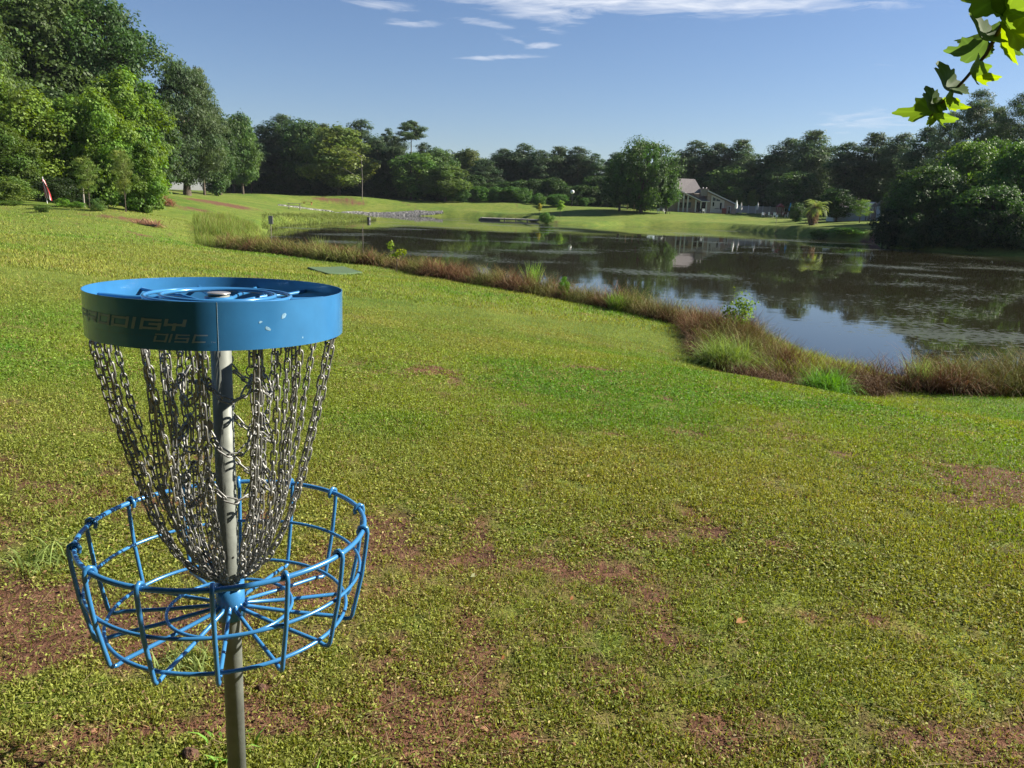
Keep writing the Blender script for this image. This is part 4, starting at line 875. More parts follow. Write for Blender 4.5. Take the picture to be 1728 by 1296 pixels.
# unseen trees round the viewpoint, added and tinted dark to shade the band
for i_, (x, y, k_, h_) in enumerate(((-6.5, -4.5, 'giant', 15), (0, -6.5, 'giant2', 15), (7, -8, 'giant', 14), (-13, -1, 'giant2', 14), (13, -11, 'giant2', 13), (12, -4.5, 'giant', 13), (21, -5, 'giant2', 14), (-3, -13, 'giant', 15))):
    cr, tr, H, R = KIND[k_]; e = thing('unseen_shade_tree', ('unseen leafy shade tree left behind the viewpoint', 'unseen leafy shade tree straight behind the viewpoint', 'unseen leafy shade tree right behind the viewpoint', 'unseen leafy shade tree left of the viewpoint beyond the basket', 'unseen leafy shade tree far right behind the viewpoint', 'unseen leafy shade tree beside the viewpoint on the right', 'outermost unseen leafy shade tree on the right of the viewpoint', 'unseen leafy shade tree deepest behind the viewpoint')[i_], 'tree', (x, y, h1(x, y)), i_ * 1.3)
    s = h_ / H; e.scale = (s, s, s)
    for nm, d_ in (('crown', cr), ('trunk', tr)):
        c = bpy.data.objects.new(nm, d_); COL.objects.link(c); c.parent = e; c.color = (.5, .6, .45, 1)
# ------------------------------------------------------------------ house
def unit_box(mb, x0, x1, y0, y1, z0, z1): mb.box(x0, y0, z0, x1, y1, z1)
HX, HY = col_x(1204, 160), 160.
HZ = 2.45
house = thing('house', 'tan house with a steep grey roof, sloping side wing and chimney across the pond', 'house', (HX, HY, HZ))
def U(zx): return (zx - 900) / 70.2
def Vv(zy): return (692 - zy) / 70.2
WALL = plain('tan_siding', (.38, .28, .225), .85, var=.15, scale=3); PALE = plain('pale_siding', (.52, .47, .42), .8, var=.08, scale=3); WHT = plain('white_trim', (.62, .60, .56), .6)
ROOF = plain('grey_shingle', (.19, .17, .165), .9, var=.18, scale=5); DARKG = plain('dark_glass', (.012, .014, .018), .08, spec=.6)
def prism_wall(mb, pts, y0, y1):           # front outline (u, v) extruded from y0 to y1
    k = len(pts); mb.add([(u, y0, v) for u, v in pts] + [(u, y1, v) for u, v in pts], [tuple(range(k)), tuple(range(2 * k - 1, k - 1, -1))] + [(i, i + k, (i + 1) % k + k, (i + 1) % k) for i in range(k)]); return mb
# right wing
prism_wall(MB(), [(U(800), -.3), (U(1222), -.3), (U(1222), Vv(585)), (U(800), Vv(412))], 0, 9).build('wing_wall', WALL, house)
MB().slab([(U(792), -.35, Vv(404)), (U(792), 9.4, Vv(404)), (U(1245), 9.4, Vv(590)), (U(1245), -.35, Vv(590))], .16).build('wing_roof', ROOF, house)
MB().slab([(U(792), -.42, Vv(402)), (U(792), -.352, Vv(402)), (U(1245), -.352, Vv(588)), (U(1245), -.42, Vv(588))], .22).build('fascia', WHT, house)
pw = prism_wall(MB(), [(U(868), 0), (U(1038), 0), (U(1038), Vv(516)), (U(868), Vv(452))], -.06, -.003).build('pale_wall_panel', PALE, house)
for pts in ([(U(880), Vv(528)), (U(918), Vv(528)), (U(918), Vv(494)), (U(880), Vv(478))], [(U(930), Vv(530)), (U(984), Vv(532)), (U(984), Vv(518)), (U(930), Vv(497))]):
    prism_wall(MB(), pts, -.085, -.062).build('window', plain('window_glass', (.10, .11, .13), .1, spec=.6) if 'window_glass' not in bpy.data.materials else bpy.data.materials['window_glass'], house)
for a, b, c, d in ((882, 903, 604, 548), (986, 1010, 642, 552), (915, 975, 640, 632)):
    w_ = MB().box(U(a), -.085, Vv(c), U(b), -.062, Vv(d)).build('window', DARKG, house)
dr = MB().box(U(1108), -.05, 0, U(1138), -.004, Vv(602)).build('door', DARKG, house)
f_ = MB(); f_.box(U(1101), -.09, 0, U(1107.5), -.003, Vv(594)); f_.box(U(1138.5), -.09, 0, U(1145), -.003, Vv(594)); f_.box(U(1107.5), -.09, Vv(601), U(1138.5), -.003, Vv(594)); f_.build('door_frame', WHT, dr)
for u0 in (1040, 862): MB().box(U(u0) - .06, -.10, 0, U(u0) + .06, -.003, Vv(452 if u0 < 900 else 520)).build('corner_trim', WHT, house)
# main block and its roof
prism_wall(MB(), [(U(250), -.3), (U(700), -.3), (U(700), Vv(440)), (U(400), Vv(440)), (U(250), Vv(540))], 1.0, 10).build('main_wall', WALL, house)
MB().slab([(U(385), .4, Vv(445)), (U(735), .4, Vv(355) - .9), (U(688), 5.5, Vv(228)), (U(430), 5.5, Vv(224))], .18).build('main_roof', ROOF, house)
MB().slab([(U(430), 5.5, Vv(224)), (U(688), 5.5, Vv(228)), (U(735), 10.6, Vv(350)), (U(385), 10.6, Vv(350))], .18).build('rear_roof', ROOF, house)
prism_wall(MB(), [(U(700), Vv(470)), (U(735), Vv(470)), (U(688), Vv(234)), (U(660), Vv(234))], 5.3, 5.7).build('gable_wall', PALE, house)
# porch with sloping fascia, tall windows and white posts
prism_wall(MB(), [(U(392), -.3), (U(640), -.3), (U(640), Vv(516)), (U(392), Vv(412))], .5, .95).build('porch_wall', WALL, house)
for a, b in ((410, 460), (473, 518), (533, 585)):
    t0 = 412 + (a - 392) * .42 + 14; t1 = 412 + (b - 392) * .42 + 14
    prism_wall(MB(), [(U(a), Vv(520)), (U(b), Vv(520)), (U(b), Vv(t1)), (U(a), Vv(t0))], .44, .497).build('window', DARKG, house)
    MB().box(U(a) + .05, .44, Vv(640), U(b) - .05, .497, Vv(565)).build('window', DARKG, house)
MB().box(U(540) - .1, .42, Vv(632), U(585), .438, Vv(560)).build('sliding_door', plain('greenish_glass', (.05, .07, .08), .15), house)
for zx, top in ((400, 418), (466, 446), (525, 470), (640, 515), (712, 546), (790, 546)):
    MB().box(U(zx) - .11, -.35, -.2, U(zx) + .11, -.12, Vv(top)).build('porch_post', WHT, house)
MB().slab([(U(392), -.5, Vv(408)), (U(392), -.36, Vv(408)), (U(706), -.36, Vv(541)), (U(706), -.5, Vv(541))], .17).build('fascia', WHT, house)
MB().slab([(U(395), -.45, Vv(411)), (U(706), -.45, Vv(542)), (U(832), -.45, Vv(542)), (U(832), 3.6, Vv(430)), (U(520), 3.6, Vv(430))], .15).build('porch_roof', ROOF, house)
MB().box(U(706), -.53, Vv(548), U(834), -.46, Vv(538)).build('fascia', WHT, house)
MB().box(U(650), .5, -.2, U(800), .7, Vv(556)).build('porch_back_wall', DARKG, house)
ch = MB(); ch.box(U(706), .2, Vv(465), U(814), 1.6, Vv(378)); ch.box(U(700), .1, Vv(377.9), U(820), 1.7, Vv(368)); chm = ch.build('chimney', plain('chimney_stone', (.27, .235, .22), .9, var=.2, scale=6), house)
for u in (740, 788): MB().lathe([(0, 0), (.12, 0), (.12, .3), (0, .3)], 10, (U(u), .8, Vv(368))).build('chimney_pot', WHT, chm)
MB().box(U(630), -1.0, -.35, U(860), .35, -.02).build('porch_deck', plain('deck_stone', (.35, .28, .23), .9), house)
# patio things right of the house
def px_thing(name, label, cat, px, Y, z=None, group=None):
    X = col_x(px, Y); return thing(name, label, cat, (X, Y, h1(X, Y) if z is None else z), 0, group)
RED = plain('faded_red', (.22, .04, .035), .6, var=.2); BLUC = plain('blue_canvas', (.02, .30, .55), .8); WOODG = plain('weathered_wood', (.24, .21, .18), .9, var=.25, scale=12); DKM = plain('dark_metal', (.03, .03, .035), .5)
TANC = plain('light_canvas', (.55, .52, .50), .8); WHITE = plain('white_paint', (.75, .75, .73), .6); TEAL = plain('teal_plastic', (.03, .25, .22), .5); YEL = plain('tan_plank', (.40, .30, .16), .8)
def closed_parasol(px, Y, H, mat, label, group):
    e = px_thing('closed_parasol', label, 'parasol', px, Y, group=group); MB().tube([(0, 0, -.1), (0, 0, H)], .03, 8).build('pole', WOODG, e)
    c = MB(); n = 16; pr_ = [(.05, H * .98), (.13, H * .8), (.24, H * .52), (.20, H * .40)]
    vs = [((r * (1 + .28 * math.cos(8 * math.pi * j / n))) * math.cos(2 * math.pi * j / n), (r * (1 + .28 * math.cos(8 * math.pi * j / n))) * math.sin(2 * math.pi * j / n), z) for r, z in pr_ for j in range(n)]
    c.add(vs, [(i * n + j, i * n + (j + 1) % n, (i + 1) * n + (j + 1) % n, (i + 1) * n + j) for i in range(3) for j in range(n)] + [tuple(range(n))], True); c.build('canopy', mat, e)
closed_parasol(1333, 150, 2.6, BLUC, 'closed bright blue parasol on the patio', 'closed parasols')
closed_parasol(1278, 154, 2.6, TANC, 'closed pale parasol right of the second magnolia', 'closed parasols')
closed_parasol(1250, 155, 2.5, TANC, 'closed pale parasol at the end of the house wing', 'closed parasols')
closed_parasol(1242, 156, 2.9, WHITE, 'closed white parasol against the right end of the house', 'closed parasols')
fe = px_thing('white_fence', 'low pale fence behind the patio beside the house', 'fence', 1276, 166); 
for i in range(9): MB().box(-6.2 + 1.5 * i, -.05, -.4, -6.08 + 1.5 * i, .05, 1.65).build('post', WHITE, fe)
MB().box(-6.1, -.02, .05, 6.0, .02, 1.5).build('panel', PALE, fe)
ps = px_thing('playset', 'small red roofed play tower on the patio', 'playset', 1316, 152); ps.scale = (.75, .75, .75)
for x in (-.7, .7):
    for y in (-.6, .6): MB().box(x - .06, y - .06, -.3, x + .06, y + .06, 2.2).build('post', RED, ps)
MB().box(-.75, -.65, .9, .75, .65, 1.0).build('platform', RED, ps); MB().add([(-.95, -.85, 2.2), (.95, -.85, 2.2), (.95, .85, 2.2), (-.95, .85, 2.2), (0, -.85, 3.1), (0, .85, 3.1)], [(0, 1, 4), (3, 5, 2), (0, 4, 5, 3), (1, 2, 5, 4), (0, 3, 2, 1)]).build('roof', RED, ps)
MB().slab([(.78, -.3, .95), (2.3, -.3, 0), (2.3, .3, 0), (.78, .3, .95)], .06).build('slide', RED, ps)
def patio_table(px, Y, label, mat):
    e = px_thing('patio_table', label, 'table', px, Y, group='tables on the patio'); MB().lathe([(0, .70), (.6, .70), (.6, .74), (0, .74)], 16).build('table_top', mat, e); MB().lathe([(0, 0), (.3, 0), (.06, .08), (.05, .698), (0, .698)], 10).build('pedestal', DKM, e)
def chairx(px, Y, label, mat, rz=0):
    e = px_thing('patio_chair', label, 'chair', px, Y, group='chairs on the patio'); e.rotation_euler.z = rz
    MB().box(-.25, -.25, .40, .25, .25, .46).build('seat', mat, e); MB().box(-.25, .21, .46, .25, .26, .95).build('backrest', mat, e)
    for x in (-.23, .23):
        for y in (-.23, .23): MB().tube([(x, y, -.05), (x, y, .40)], .02, 6).build('leg', mat, e)
patio_table(1296, 150, 'dark round table right of the second pale parasol', DKM); patio_table(1304, 149, 'reddish table left of the play tower', RED); patio_table(1324, 149, 'reddish table between play tower and blue parasol', RED)
for i, (px, m_, lb) in enumerate(((1289, WHITE, 'white chair nearest the second magnolia'), (1293, DKM, 'dark chair at the dark round table'), (1300, WHITE, 'white chair between the dark table and the reddish table'), (1308, WHITE, 'white chair under the play tower'),
                                  (1320, DKM, 'dark chair right of the play tower'), (1328, WHITE, 'white chair beside the blue parasol'))): chairx(px, 148.5 - i % 2, lb, m_, i * .9)
for i, (px, lb) in enumerate(((1112, 'white chair on the grass under the broad oak'), (1122, 'white chair between the broad oak and the porch'), (1129, 'dark chair against the left end of the porch'))): chairx(px, 150, lb, (WHITE, WHITE, DKM)[i], .6 * i)
chairx(1183, 157, 'dark chair on the porch under the low eave', DKM); chairx(1188, 157.5, 'white chair on the porch beside the dark one', WHITE)
rb = px_thing('storage_box', 'red storage box left of the house door', 'box', 1222, 158.6); MB().box(-.35, -.3, 0, .35, .3, 1.0).build('body', RED, rb); MB().box(-.38, -.33, 1.002, .38, .33, 1.08).build('lid', RED, rb)
# playground under the oak
pg = px_thing('playground_frame', 'wooden playground frame with teal slide in the shade of the broad oak', 'playground', 1076, 158)
for x in (-2, -.6, .8): 
    for y in (-.6, .6): MB().box(x - .07, y - .07, -.3, x + .07, y + .07, 2.7).build('post', YEL, pg)
MB().box(-2.1, -.7, 1.3, .9, .7, 1.4).build('platform', YEL, pg); MB().box(-2.1, -.72, 2.2, .9, -.66, 2.6).build('beam', YEL, pg)
MB().slab([(.95, -.35, 1.4), (3.2, -.35, .1), (3.2, .35, .1), (.95, .35, 1.4)], .08).build('slide', TEAL, pg); MB().box(-.5, -.74, .1, .7, -.68, 1.25).build('panel', TEAL, pg)
# globe lamp
lp = px_thing('globe_lamp', 'white globe lamp on a post at the edge of the far wood', 'lamp post', 965, 165); hz = at_y(965, 324, 165).z - lp.location.z
MB().tube([(0, 0, -.2), (0, 0, hz - .3)], .06, 8).build('post', DKM, lp)
MB().lathe([(.01, -.42), (.28, -.3), (.42, 0), (.3, .32), (.01, .43)], 16, (0, 0, hz)).build('globe', WHITE, lp)
# white post on far lawn, target basket
wp = px_thing('white_topped_post', 'slim pole with a white box top on the far lawn below the patio', 'post', 1312, 118); MB().tube([(0, 0, -.2), (0, 0, 1.15)], .03, 6).build('post', WOODG, wp); MB().box(-.14, -.14, 1.15, .14, .14, 1.5).build('box', WHITE, wp)
# white shed
sh = px_thing('white_shed', 'low white shed with a gabled lattice arbour on the right shore', 'shed', 1448, 126); w = 3.8
MB().box(-w, 0, -.4, 1.2, 3, 2.0).build('wall', plain('shed_white', (.50, .53, .58), .7, var=.1, scale=2), sh); MB().slab([(-w - .2, -.3, 2.0), (1.3, -.3, 2.0), (1.3, 3.2, 2.6), (-w - .2, 3.2, 2.6)], .12).build('roof', PALE, sh)
prism_wall(MB(), [(1.3, -.4), (3.8, -.4), (3.8, 1.9), (2.55, 2.9), (1.3, 1.9)], .2, 3).build('gable_wall', plain('shed_shade', (.25, .21, .2), .8), sh)
for a in (-.75, -.35, .35, .75): MB().tube([(2.55 + a * 1.4, .12, -.3), (2.55 + a * 1.3, .12, 1.2), (2.55 + a * .5, .12, 2.2)], .05, 6).build('arch_rib', WHITE, sh)
MB().slab([(1.1, 0, 1.85), (2.55, 0, 3.0), (2.55, 3.1, 3.0), (1.1, 3.1, 1.85)], .1).build('gable_roof', PALE, sh); MB().slab([(2.55, 0, 3.0), (4.0, 0, 1.85), (4.0, 3.1, 1.85), (2.55, 3.1, 3.0)], .1).build('gable_roof', PALE, sh)
bh = px_thing('white_house', 'white house mostly hidden behind the right shore trees', 'house', 1506, 122); bh.scale = (.62, .62, .62); MB().box(-2.2, 0, -.5, 2.2, 4, 3.6).build('wall', plain('house_white', (.6, .62, .66), .7), bh)
MB().add([(-2.5, -.3, 3.6), (2.5, -.3, 3.6), (2.5, 4.3, 3.6), (-2.5, 4.3, 3.6), (-2.5, 2, 5), (2.5, 2, 5)], [(0, 1, 5, 4), (2, 3, 4, 5), (0, 4, 3), (1, 2, 5), (0, 3, 2, 1)]).build('roof', ROOF, bh)
for a in (-1.2, .3): MB().box(a, -.06, 1.4, a + .9, -.003, 2.7).build('window', DARKG, bh)
# palm like plant with dead skirt
pl = px_thing('palm_tree', 'short palm with a ragged brown skirt on the right far lawn', 'palm', 1372, 112)
tk = MB(); tk.tube([(0, 0, -.2), (.1, 0, 1), (.35, 0, 2.4)], [.45, .38, .25], 10); tk.build('trunk', BARK, pl)
k = 420; a = rs.rand(k) * 6.283; z = rs.rand(k) * 2.1; r_ = .2 + 1.5 * (1 - z / 2.4) * rs.rand(k) ** 1.5
v, c = blades(np.c_[.1 * z + r_ * .4 * np.cos(a), r_ * .4 * np.sin(a), z + .5], np.full(k, .9), .05, (.16, .10, .06), (.30, .20, .13), 1.9, 3, 1.5); 
mesh_obj('dead_skirt', quads_mesh('dead_skirt', v, GRASS, c), None, pl)
fv, fc = [], []
for i in range(34):
    a = i * 2.4; el_ = rs.uniform(-.1, 1.2); L = rs.uniform(1.7, 2.4); P = []
    for j in range(9):
        t = j / 8; b = el_ - 1.3 * t * t; P.append((P[-1] if P else np.array([.35, 0, 2.4])) + (np.array([math.cos(a) * math.cos(b), math.sin(a) * math.cos(b), math.sin(b)]) * L / 8 if j else 0))
    sd_ = np.array([-math.sin(a), math.cos(a), 0])
    for j in range(1, 8):
        for sg in (-1, 1):
            for q in (0, .5):
                p = P[j] * (1 - q) + P[j + 1] * q; d = (P[j + 1] - P[j]); d = d / np.linalg.norm(d); tip = p + sd_ * sg * .55 * (1 - .6 * j / 8) + d * .35 + np.array([0, 0, -.15]); w_ = d * .04
                fv.append([p - w_, p + w_, tip + w_ * .3, tip - w_ * .3]); fc.append(np.array([.20, .27, .07]) * rs.uniform(.7, 1.3))
mesh_obj('fronds', quads_mesh('fronds', np.array(fv), LEAF, np.array(fc)), None, pl)
# dock, picnic table, signs, stones ---------------------------------------
dk = thing('dock', 'low grey wooden dock on the far side of the pond', 'dock', (col_x(862, 138), 138, .34)); L0 = 5.2
for i in range(34): pass
d_ = MB(); 
for i in range(34): d_.box(-L0 + i * .306, -1.1, .0, -L0 + i * .306 + .28, 1.1, .06)
d_.build('decking', plain('dock_boards', (.40, .37, .33), .85, var=.2, scale=4), dk)
MB().box(-L0, -1.16, -.16, L0, -1.102, .04).build('side_beam', WOODG, dk)
for x in (-5, -3, -1, 1, 3, 5):
    for y in (-1.05, 1.05): MB().tube([(x, y, -1.2), (x, y, .12)], .08, 8).build('pile', WOODG, dk)
MB().box(-L0 - .3, -1.2, -.36, -L0 + 3.4, -1.165, -.10).build('float_panel', DKM, dk)
def picnic(px, Y, label, s=1., mat=WOODG, rz=.3):
    e = px_thing('picnic_table', label, 'picnic table', px, Y); e.rotation_euler.z = rz; e.scale = (s,) * 3
    MB().box(-.95, -.38, .72, .95, .38, .77).build('table_top', mat, e)
    for y in (-.72, .72): MB().box(-.95, y - .13, .42, .95, y + .13, .46).build('bench_seat', mat, e)
    for x in (-.65, .65):
        m2 = MB(); m2.tube([(x, -.72, -.05), (x, -.2, .72)], .05, 6); m2.tube([(x + .005, .72, -.05), (x + .005, .2, .72)], .05, 6); m2.build('leg_frame', mat, e)
picnic(496, 112, 'dark wooden picnic table on the rise above the stone slope', 1.15)
bn = px_thing('wood_bench', 'low orange brown bench on top of the dam', 'bench', 519, 150); OR = plain('orange_wood', (.38, .15, .07), .8, var=.2)
MB().box(-.95, -.2, .40, .95, .2, .47).build('seat', OR, bn)
for x in (-.7, .7): MB().box(x - .06, -.18, -.05, x + .06, .18, .398).build('leg', OR, bn)
# gauge board in the reeds
gb = px_thing('board_on_post', 'small grey square board on a thin post in the reedy pond corner', 'sign', 455, 47, z=-.1); bz = at_y(455.5, 378, 47).z + .1; bt = at_y(455.5, 364, 47).z + .1
MB().tube([(0, 0, -.4), (0, 0, bz)], .022, 6).build('post', WOODG, gb); MB().box(-.13, -.02, bz, .13, .02, bt).build('board', plain('grey_board', (.27, .24, .23), .8, var=.1), gb)
# tee mat
q = [hit(520, 453.5), hit(580, 452), hit(610, 461.5), hit(556, 464.5)]
tm = thing('tee_mat', 'dark green rectangular tee mat lying on the lawn near the bank', 'mat', tuple(sum(q, Vector()) / 4)); tc_ = tm.location.copy(); 
def gq(p, o): return (p.x - tc_.x, p.y - tc_.y, h1(p.x, p.y) - tc_.z + o)
MAT = plain('green_mat', (.055, .10, .040), .95, var=.3, scale=30, bump=.4)
mm = MB(); nn_ = 8; G_ = [[q[0].lerp(q[1], i / nn_).lerp(q[3].lerp(q[2], i / nn_), j / nn_) for i in range(nn_ + 1)] for j in range(nn_ + 1)]
vs = [gq(p, .06) for row in G_ for p in row]; mm.add(vs, [(j * 9 + i, (j + 1) * 9 + i, (j + 1) * 9 + i + 1, j * 9 + i + 1) for j in range(8) for i in range(8)])
mm.build('mat_surface', MAT, tm); eb = MB(); eb.tube([gq(p, .03) for p in [q[0], q[0].lerp(q[1], .5), q[1], q[1].lerp(q[2], .5), q[2], q[2].lerp(q[3], .5), q[3], q[3].lerp(q[0], .5)]], .035, 6, closed=True); eb.build('mat_edge', MAT, tm)
# riprap
def rocks(n, f, size, seed):
    r = np.random.RandomState(seed); out = []; P8 = np.array([[-1, -1, -1], [1, -1, -1], [1, 1, -1], [-1, 1, -1], [-1, -1, 1], [1, -1, 1], [1, 1, 1], [-1, 1, 1]], float) * .5
    F = [(0, 3, 2, 1), (4, 5, 6, 7), (0, 1, 5, 4), (1, 2, 6, 5), (2, 3, 7, 6), (3, 0, 4, 7)]; V = []; C = []
    for i in range(n):
        x, y = f(r); z = h1c(x, y); s = size * r.uniform(.5, 1.4, 3); q = P8 * s * (1 - .35 * r.rand(8, 1)); a = r.rand() * 6.28; q = np.stack([q[:, 0] * math.cos(a) - q[:, 1] * math.sin(a), q[:, 0] * math.sin(a) + q[:, 1] * math.cos(a), q[:, 2]], -1) + [x, y, z + size * .15]
        g = r.uniform(.14, .42); c = np.array([g, g * .97, g * .93])
        for fc_ in F: V.append(q[list(fc_)]); C.append(c)
    return np.array(V), np.array(C)
RR = np.random.RandomState(9); NR = 6500; t_ = RR.rand(NR); ln_ = np.array([(col_x(470, 128), 128), (col_x(540, 142), 142.5), (col_x(600, 146), 147.5), (col_x(745, 153), 154.5)]); cum = np.r_[0, np.cumsum(np.hypot(*np.diff(ln_, axis=0).T))]; cum /= cum[-1]
lx = np.interp(t_, cum, ln_[:, 0]); ly = np.interp(t_, cum, ln_[:, 1]); off = RR.rand(NR) * np.interp(t_, [0, .3, .5, 1], [.6, 1.4, 3.0, 1.2]) - .9; RX = lx - off * .25; RY = ly + off; RZ = height(RX, RY); it = iter(range(NR)); cur = [0]
def h1c(x, y): return RZ[cur[0] - 1]
def fpos(r): i = cur[0]; cur[0] += 1; return RX[i], RY[i]
V, C = rocks(NR, fpos, .26, 5); VC = leaf_mat('stone_bits', 0., .9, .2)
tag(mesh_obj('riprap', quads_mesh('riprap', V, VC, C), None), 'long band of grey loose stones lining the foot of the dam', 'stones', kind='stuff')
# brush pile, dirt heap with plank
def twig_heap(name, label, px, Y, R, H, n, cA):
    X = col_x(px, Y); r = np.random.RandomState(int(px)); a = r.rand(n) * 6.283; d = R * np.sqrt(r.rand(n)); p = np.stack([d * np.cos(a), d * np.sin(a) * .6, H * (1 - (d / R) ** 2) * r.rand(n)], -1); e = unit(n, r) * [1, 1, .6]; L = .25 + .45 * r.rand(n)[:, None]; w = np.cross(e, [0, 0, 1.]); w = w / (np.linalg.norm(w, axis=1, keepdims=True) + 1e-6) * .025
    V = np.stack([p - e * L - w, p - e * L + w, p + e * L + w * .4, p + e * L - w * .4], 1); o = mesh_obj(name, quads_mesh(name, V, GRASS, np.array(cA)[None] * (.5 + r.rand(n))[:, None]), None); o.location = (X, Y, h1(X, Y)); return tag(o, label, 'brush pile')
twig_heap('brush_pile', 'heap of cut brown branches on the grass below the left tree trunk', 257, 72, 2.0, 1.1, 900, (.26, .13, .08))
twig_heap('brush_pile', 'flat scatter of brown twigs by the left lawn dirt patch', 246, 46, .8, .15, 200, (.30, .18, .12))
tw = px_thing('fallen_plank', 'dark plank lying beside the twigs on the left lawn', 'plank', 243, 45.5); tw.rotation_euler.z = .15; MB().box(-.55, -.06, .01, .55, .06, .08).build('board', DKM, tw)
# flag on pole
fg = px_thing('garden_flag', 'furled red and white striped flag on a short white pole at the wood edge', 'flag', 77, 54); fh = at_y(68, 298, 54).z - fg.location.z
MB().tube([(0, 0, -.2), (-.06, 0, fh * .5), (-.16, 0, fh)], .022, 8).build('pole', WHITE, fg)
def flag_me():
    V = []; C = []; ns = 13
    for i in range(ns):
        for j in range(10):
            def P(u, v):   # u along the stripe bundle (0..1 across), v down
                x = -.15 + .12 * v + (u - .25) * .5 * (.35 + .65 * math.sin(min(1, v * 1.4) * 1.5)); y = -.03 + .09 * math.sin(u * 11 + v * 2); return (x, y, fh * (.96 - .72 * v) - .22 * u)
            V.append([P(i / ns, j / 10), P((i + 1) / ns, j / 10), P((i + 1) / ns, (j + 1) / 10), P(i / ns, (j + 1) / 10)])
            red = i % 2 == 0; canton = j < 4 and i < 5
            C.append((.05, .07, .20) if canton else ((.50, .05, .06) if red else (.72, .70, .68)))
    return quads_mesh('cloth', np.array(V, float), VC, np.array(C, float))
mesh_obj('cloth', flag_me(), None, fg)
for px, Y, H, lb in ((139, 53, .75, 'short white post standing in the border under the first feathery shrub'),):
    o = px_thing('garden_post', lb, 'post', px, Y); MB().box(-.05, -.05, -.2, .05, .05, H + .5).build('post', WOODG, o)
    MB().lathe([(0, H + .5), (.08, H + .5), (0, H + .6)], 4).build('cap', WHITE, o)
tr_ = MB()
# egret like white post by the stones
eg = px_thing('white_marker', 'small white marker among the stones at the foot of the dam', 'marker', 587, 146); MB().tube([(0, 0, -.1), (0, 0, .7)], .09, 8).build('post', WHITE, eg); MB().lathe([(0, .70), (.13, .70), (.10, .86), (0, .9)], 10).build('cap', WHITE, eg)
pi = px_thing('inlet_pipe', 'dark stub of pipe at the tip of the grassy spit', 'pipe', 622, 108, z=.05); MB().lathe([(.16, -.6), (.24, -.6), (.24, .5), (.16, .5), (.16, -.6)], 14).build('pipe', DKM, pi)
# bare snag by the olive tree
sn = px_thing('bare_snag', 'tall thin bare dead trunk beside the olive brown tree', 'dead tree', 611, 160); hs_ = at_y(611, 262, 160).z - sn.location.z; PALEB = plain('pale_dead_wood', (.16, .14, .12), .9, var=.2)
MB().tube([(0, 0, -.3), (.1, 0, hs_ * .5), (-.1, 0, hs_)], [.10, .07, .03], 7).build('trunk', PALEB, sn)
for i, (a, z0, L) in enumerate(((2.9, 3.5, 5), (3.3, 5.5, 4), (.3, 6, 1.5), (2.7, 8, 3), (3.5, 2.2, 4.5))): MB().tube([(0, 0, z0), (L * .5 * math.cos(a), -.4, z0 + L * .35), (L * math.cos(a), -.8, z0 + L * (.55 if i != 4 else -.1))], [.05, .035, .012], 5).build('limb', PALEB, sn)
# small yellow sapling with stake on the near bank
sx = col_x(668, 30); st = thing('sapling', 'spindly bright yellow green sapling at the lawn edge of the brown bank', 'young tree', (sx, 30, h1(sx, 30)))
MB().tube([(0, 0, -.1), (.05, 0, .5), (-.18, 0, 1.15)], [.015, .012, .006], 6).build('trunk', BARK, st)
r = np.random.RandomState(4); V, c = leaf_cloud([((-.2, 0, 1.05), (.16, .12, .2)), ((.12, 0, .80), (.16, .12, .13)), ((-.05, 0, .68), (.2, .12, .12)), ((.32, 0, .82), (.10, .1, .14))], 420, .045, r, (.26, .36, .04), fill=.7)
mesh_obj('crown', quads_mesh('crown', V, LEAF, c), None, st)
sx = col_x(1262, 15.6); st = thing('leafy_shrub', 'leafy yellow green bush poking above the brown marsh grass by the water', 'bush', (sx, 17.5, h1(sx, 17.5)))
sx2 = col_x(1262, 17.5); st.location.x = sx2
MB().tube([(0, 0, -.1), (0, 0, .7)], [.015, .006], 6).build('stem', BARK, st)
V, c = leaf_cloud([((0, 0, .85), (.28, .25, .28)), ((-.22, 0, .7), (.2, .2, .2)), ((.2, 0, .75), (.22, .2, .24)), ((.05, 0, .5), (.3, .25, .2))], 900, .032, r, (.15, .24, .03), fill=.6)
mesh_obj('crown', quads_mesh('crown', V, LEAF, c), None, st)
o = plant_tree('bush', 'low bright shrub growing in the brown bank below the water gap', 958, 468, 24.0, 12, (1.9, 2.6, .9), 'bush', 'bush', trunk=False)

# pine cones, stones and fallen leaves in the foreground
CONE = plain('cone_brown', (.10, .05, .03), .9, var=.5, scale=60, bump=1.); STN = plain('red_stone', (.34, .17, .10), .9, var=.3, scale=30, bump=.5)
def lump(name, label, cat, px, py, z, s, mat, group, sq=(1, .7, .5), seed=0):
    p = hit(px, py); zz = h1(p.x, p.y); r = random.Random(seed); mb = MB(); n = 10; m = 6; vs = []
    for i in range(m + 1):
        for j in range(n):
            a = math.pi * i / m; b = 2 * math.pi * j / n; k = 1 + r.uniform(-.16, .16); vs.append((s * sq[0] * k * math.sin(a) * math.cos(b), s * sq[1] * k * math.sin(a) * math.sin(b), s * sq[2] * k * math.cos(a)))
    mb.add(vs, [(i * n + j, (i + 1) * n + j, (i + 1) * n + (j + 1) % n, i * n + (j + 1) % n) for i in range(m) for j in range(n)], True)
    o = mb.build(name, mat); o.location = (p.x, p.y, zz + s * .2); o.rotation_euler.z = r.uniform(0, 6); return tag(o, label, cat, group)
lump('pine_cone', 'dark brown pine cone on bare soil right of the basket pole', 'pine cone', 440, 1164, 1.7, .018, CONE, 'pine cones', (1, .9, .9))
lump('pine_cone', 'large dark purple brown cone in the weeds left of the pole foot', 'pine cone', 322, 1278, 1.7, .026, CONE, 'pine cones', (1.2, .9, .8), 2)
lump('stone', 'flat reddish stone on bare soil below the centre of the lawn', 'stone', 815, 1231, 1.7, .016, STN, 'red stones', (1, .8, .35), 3)
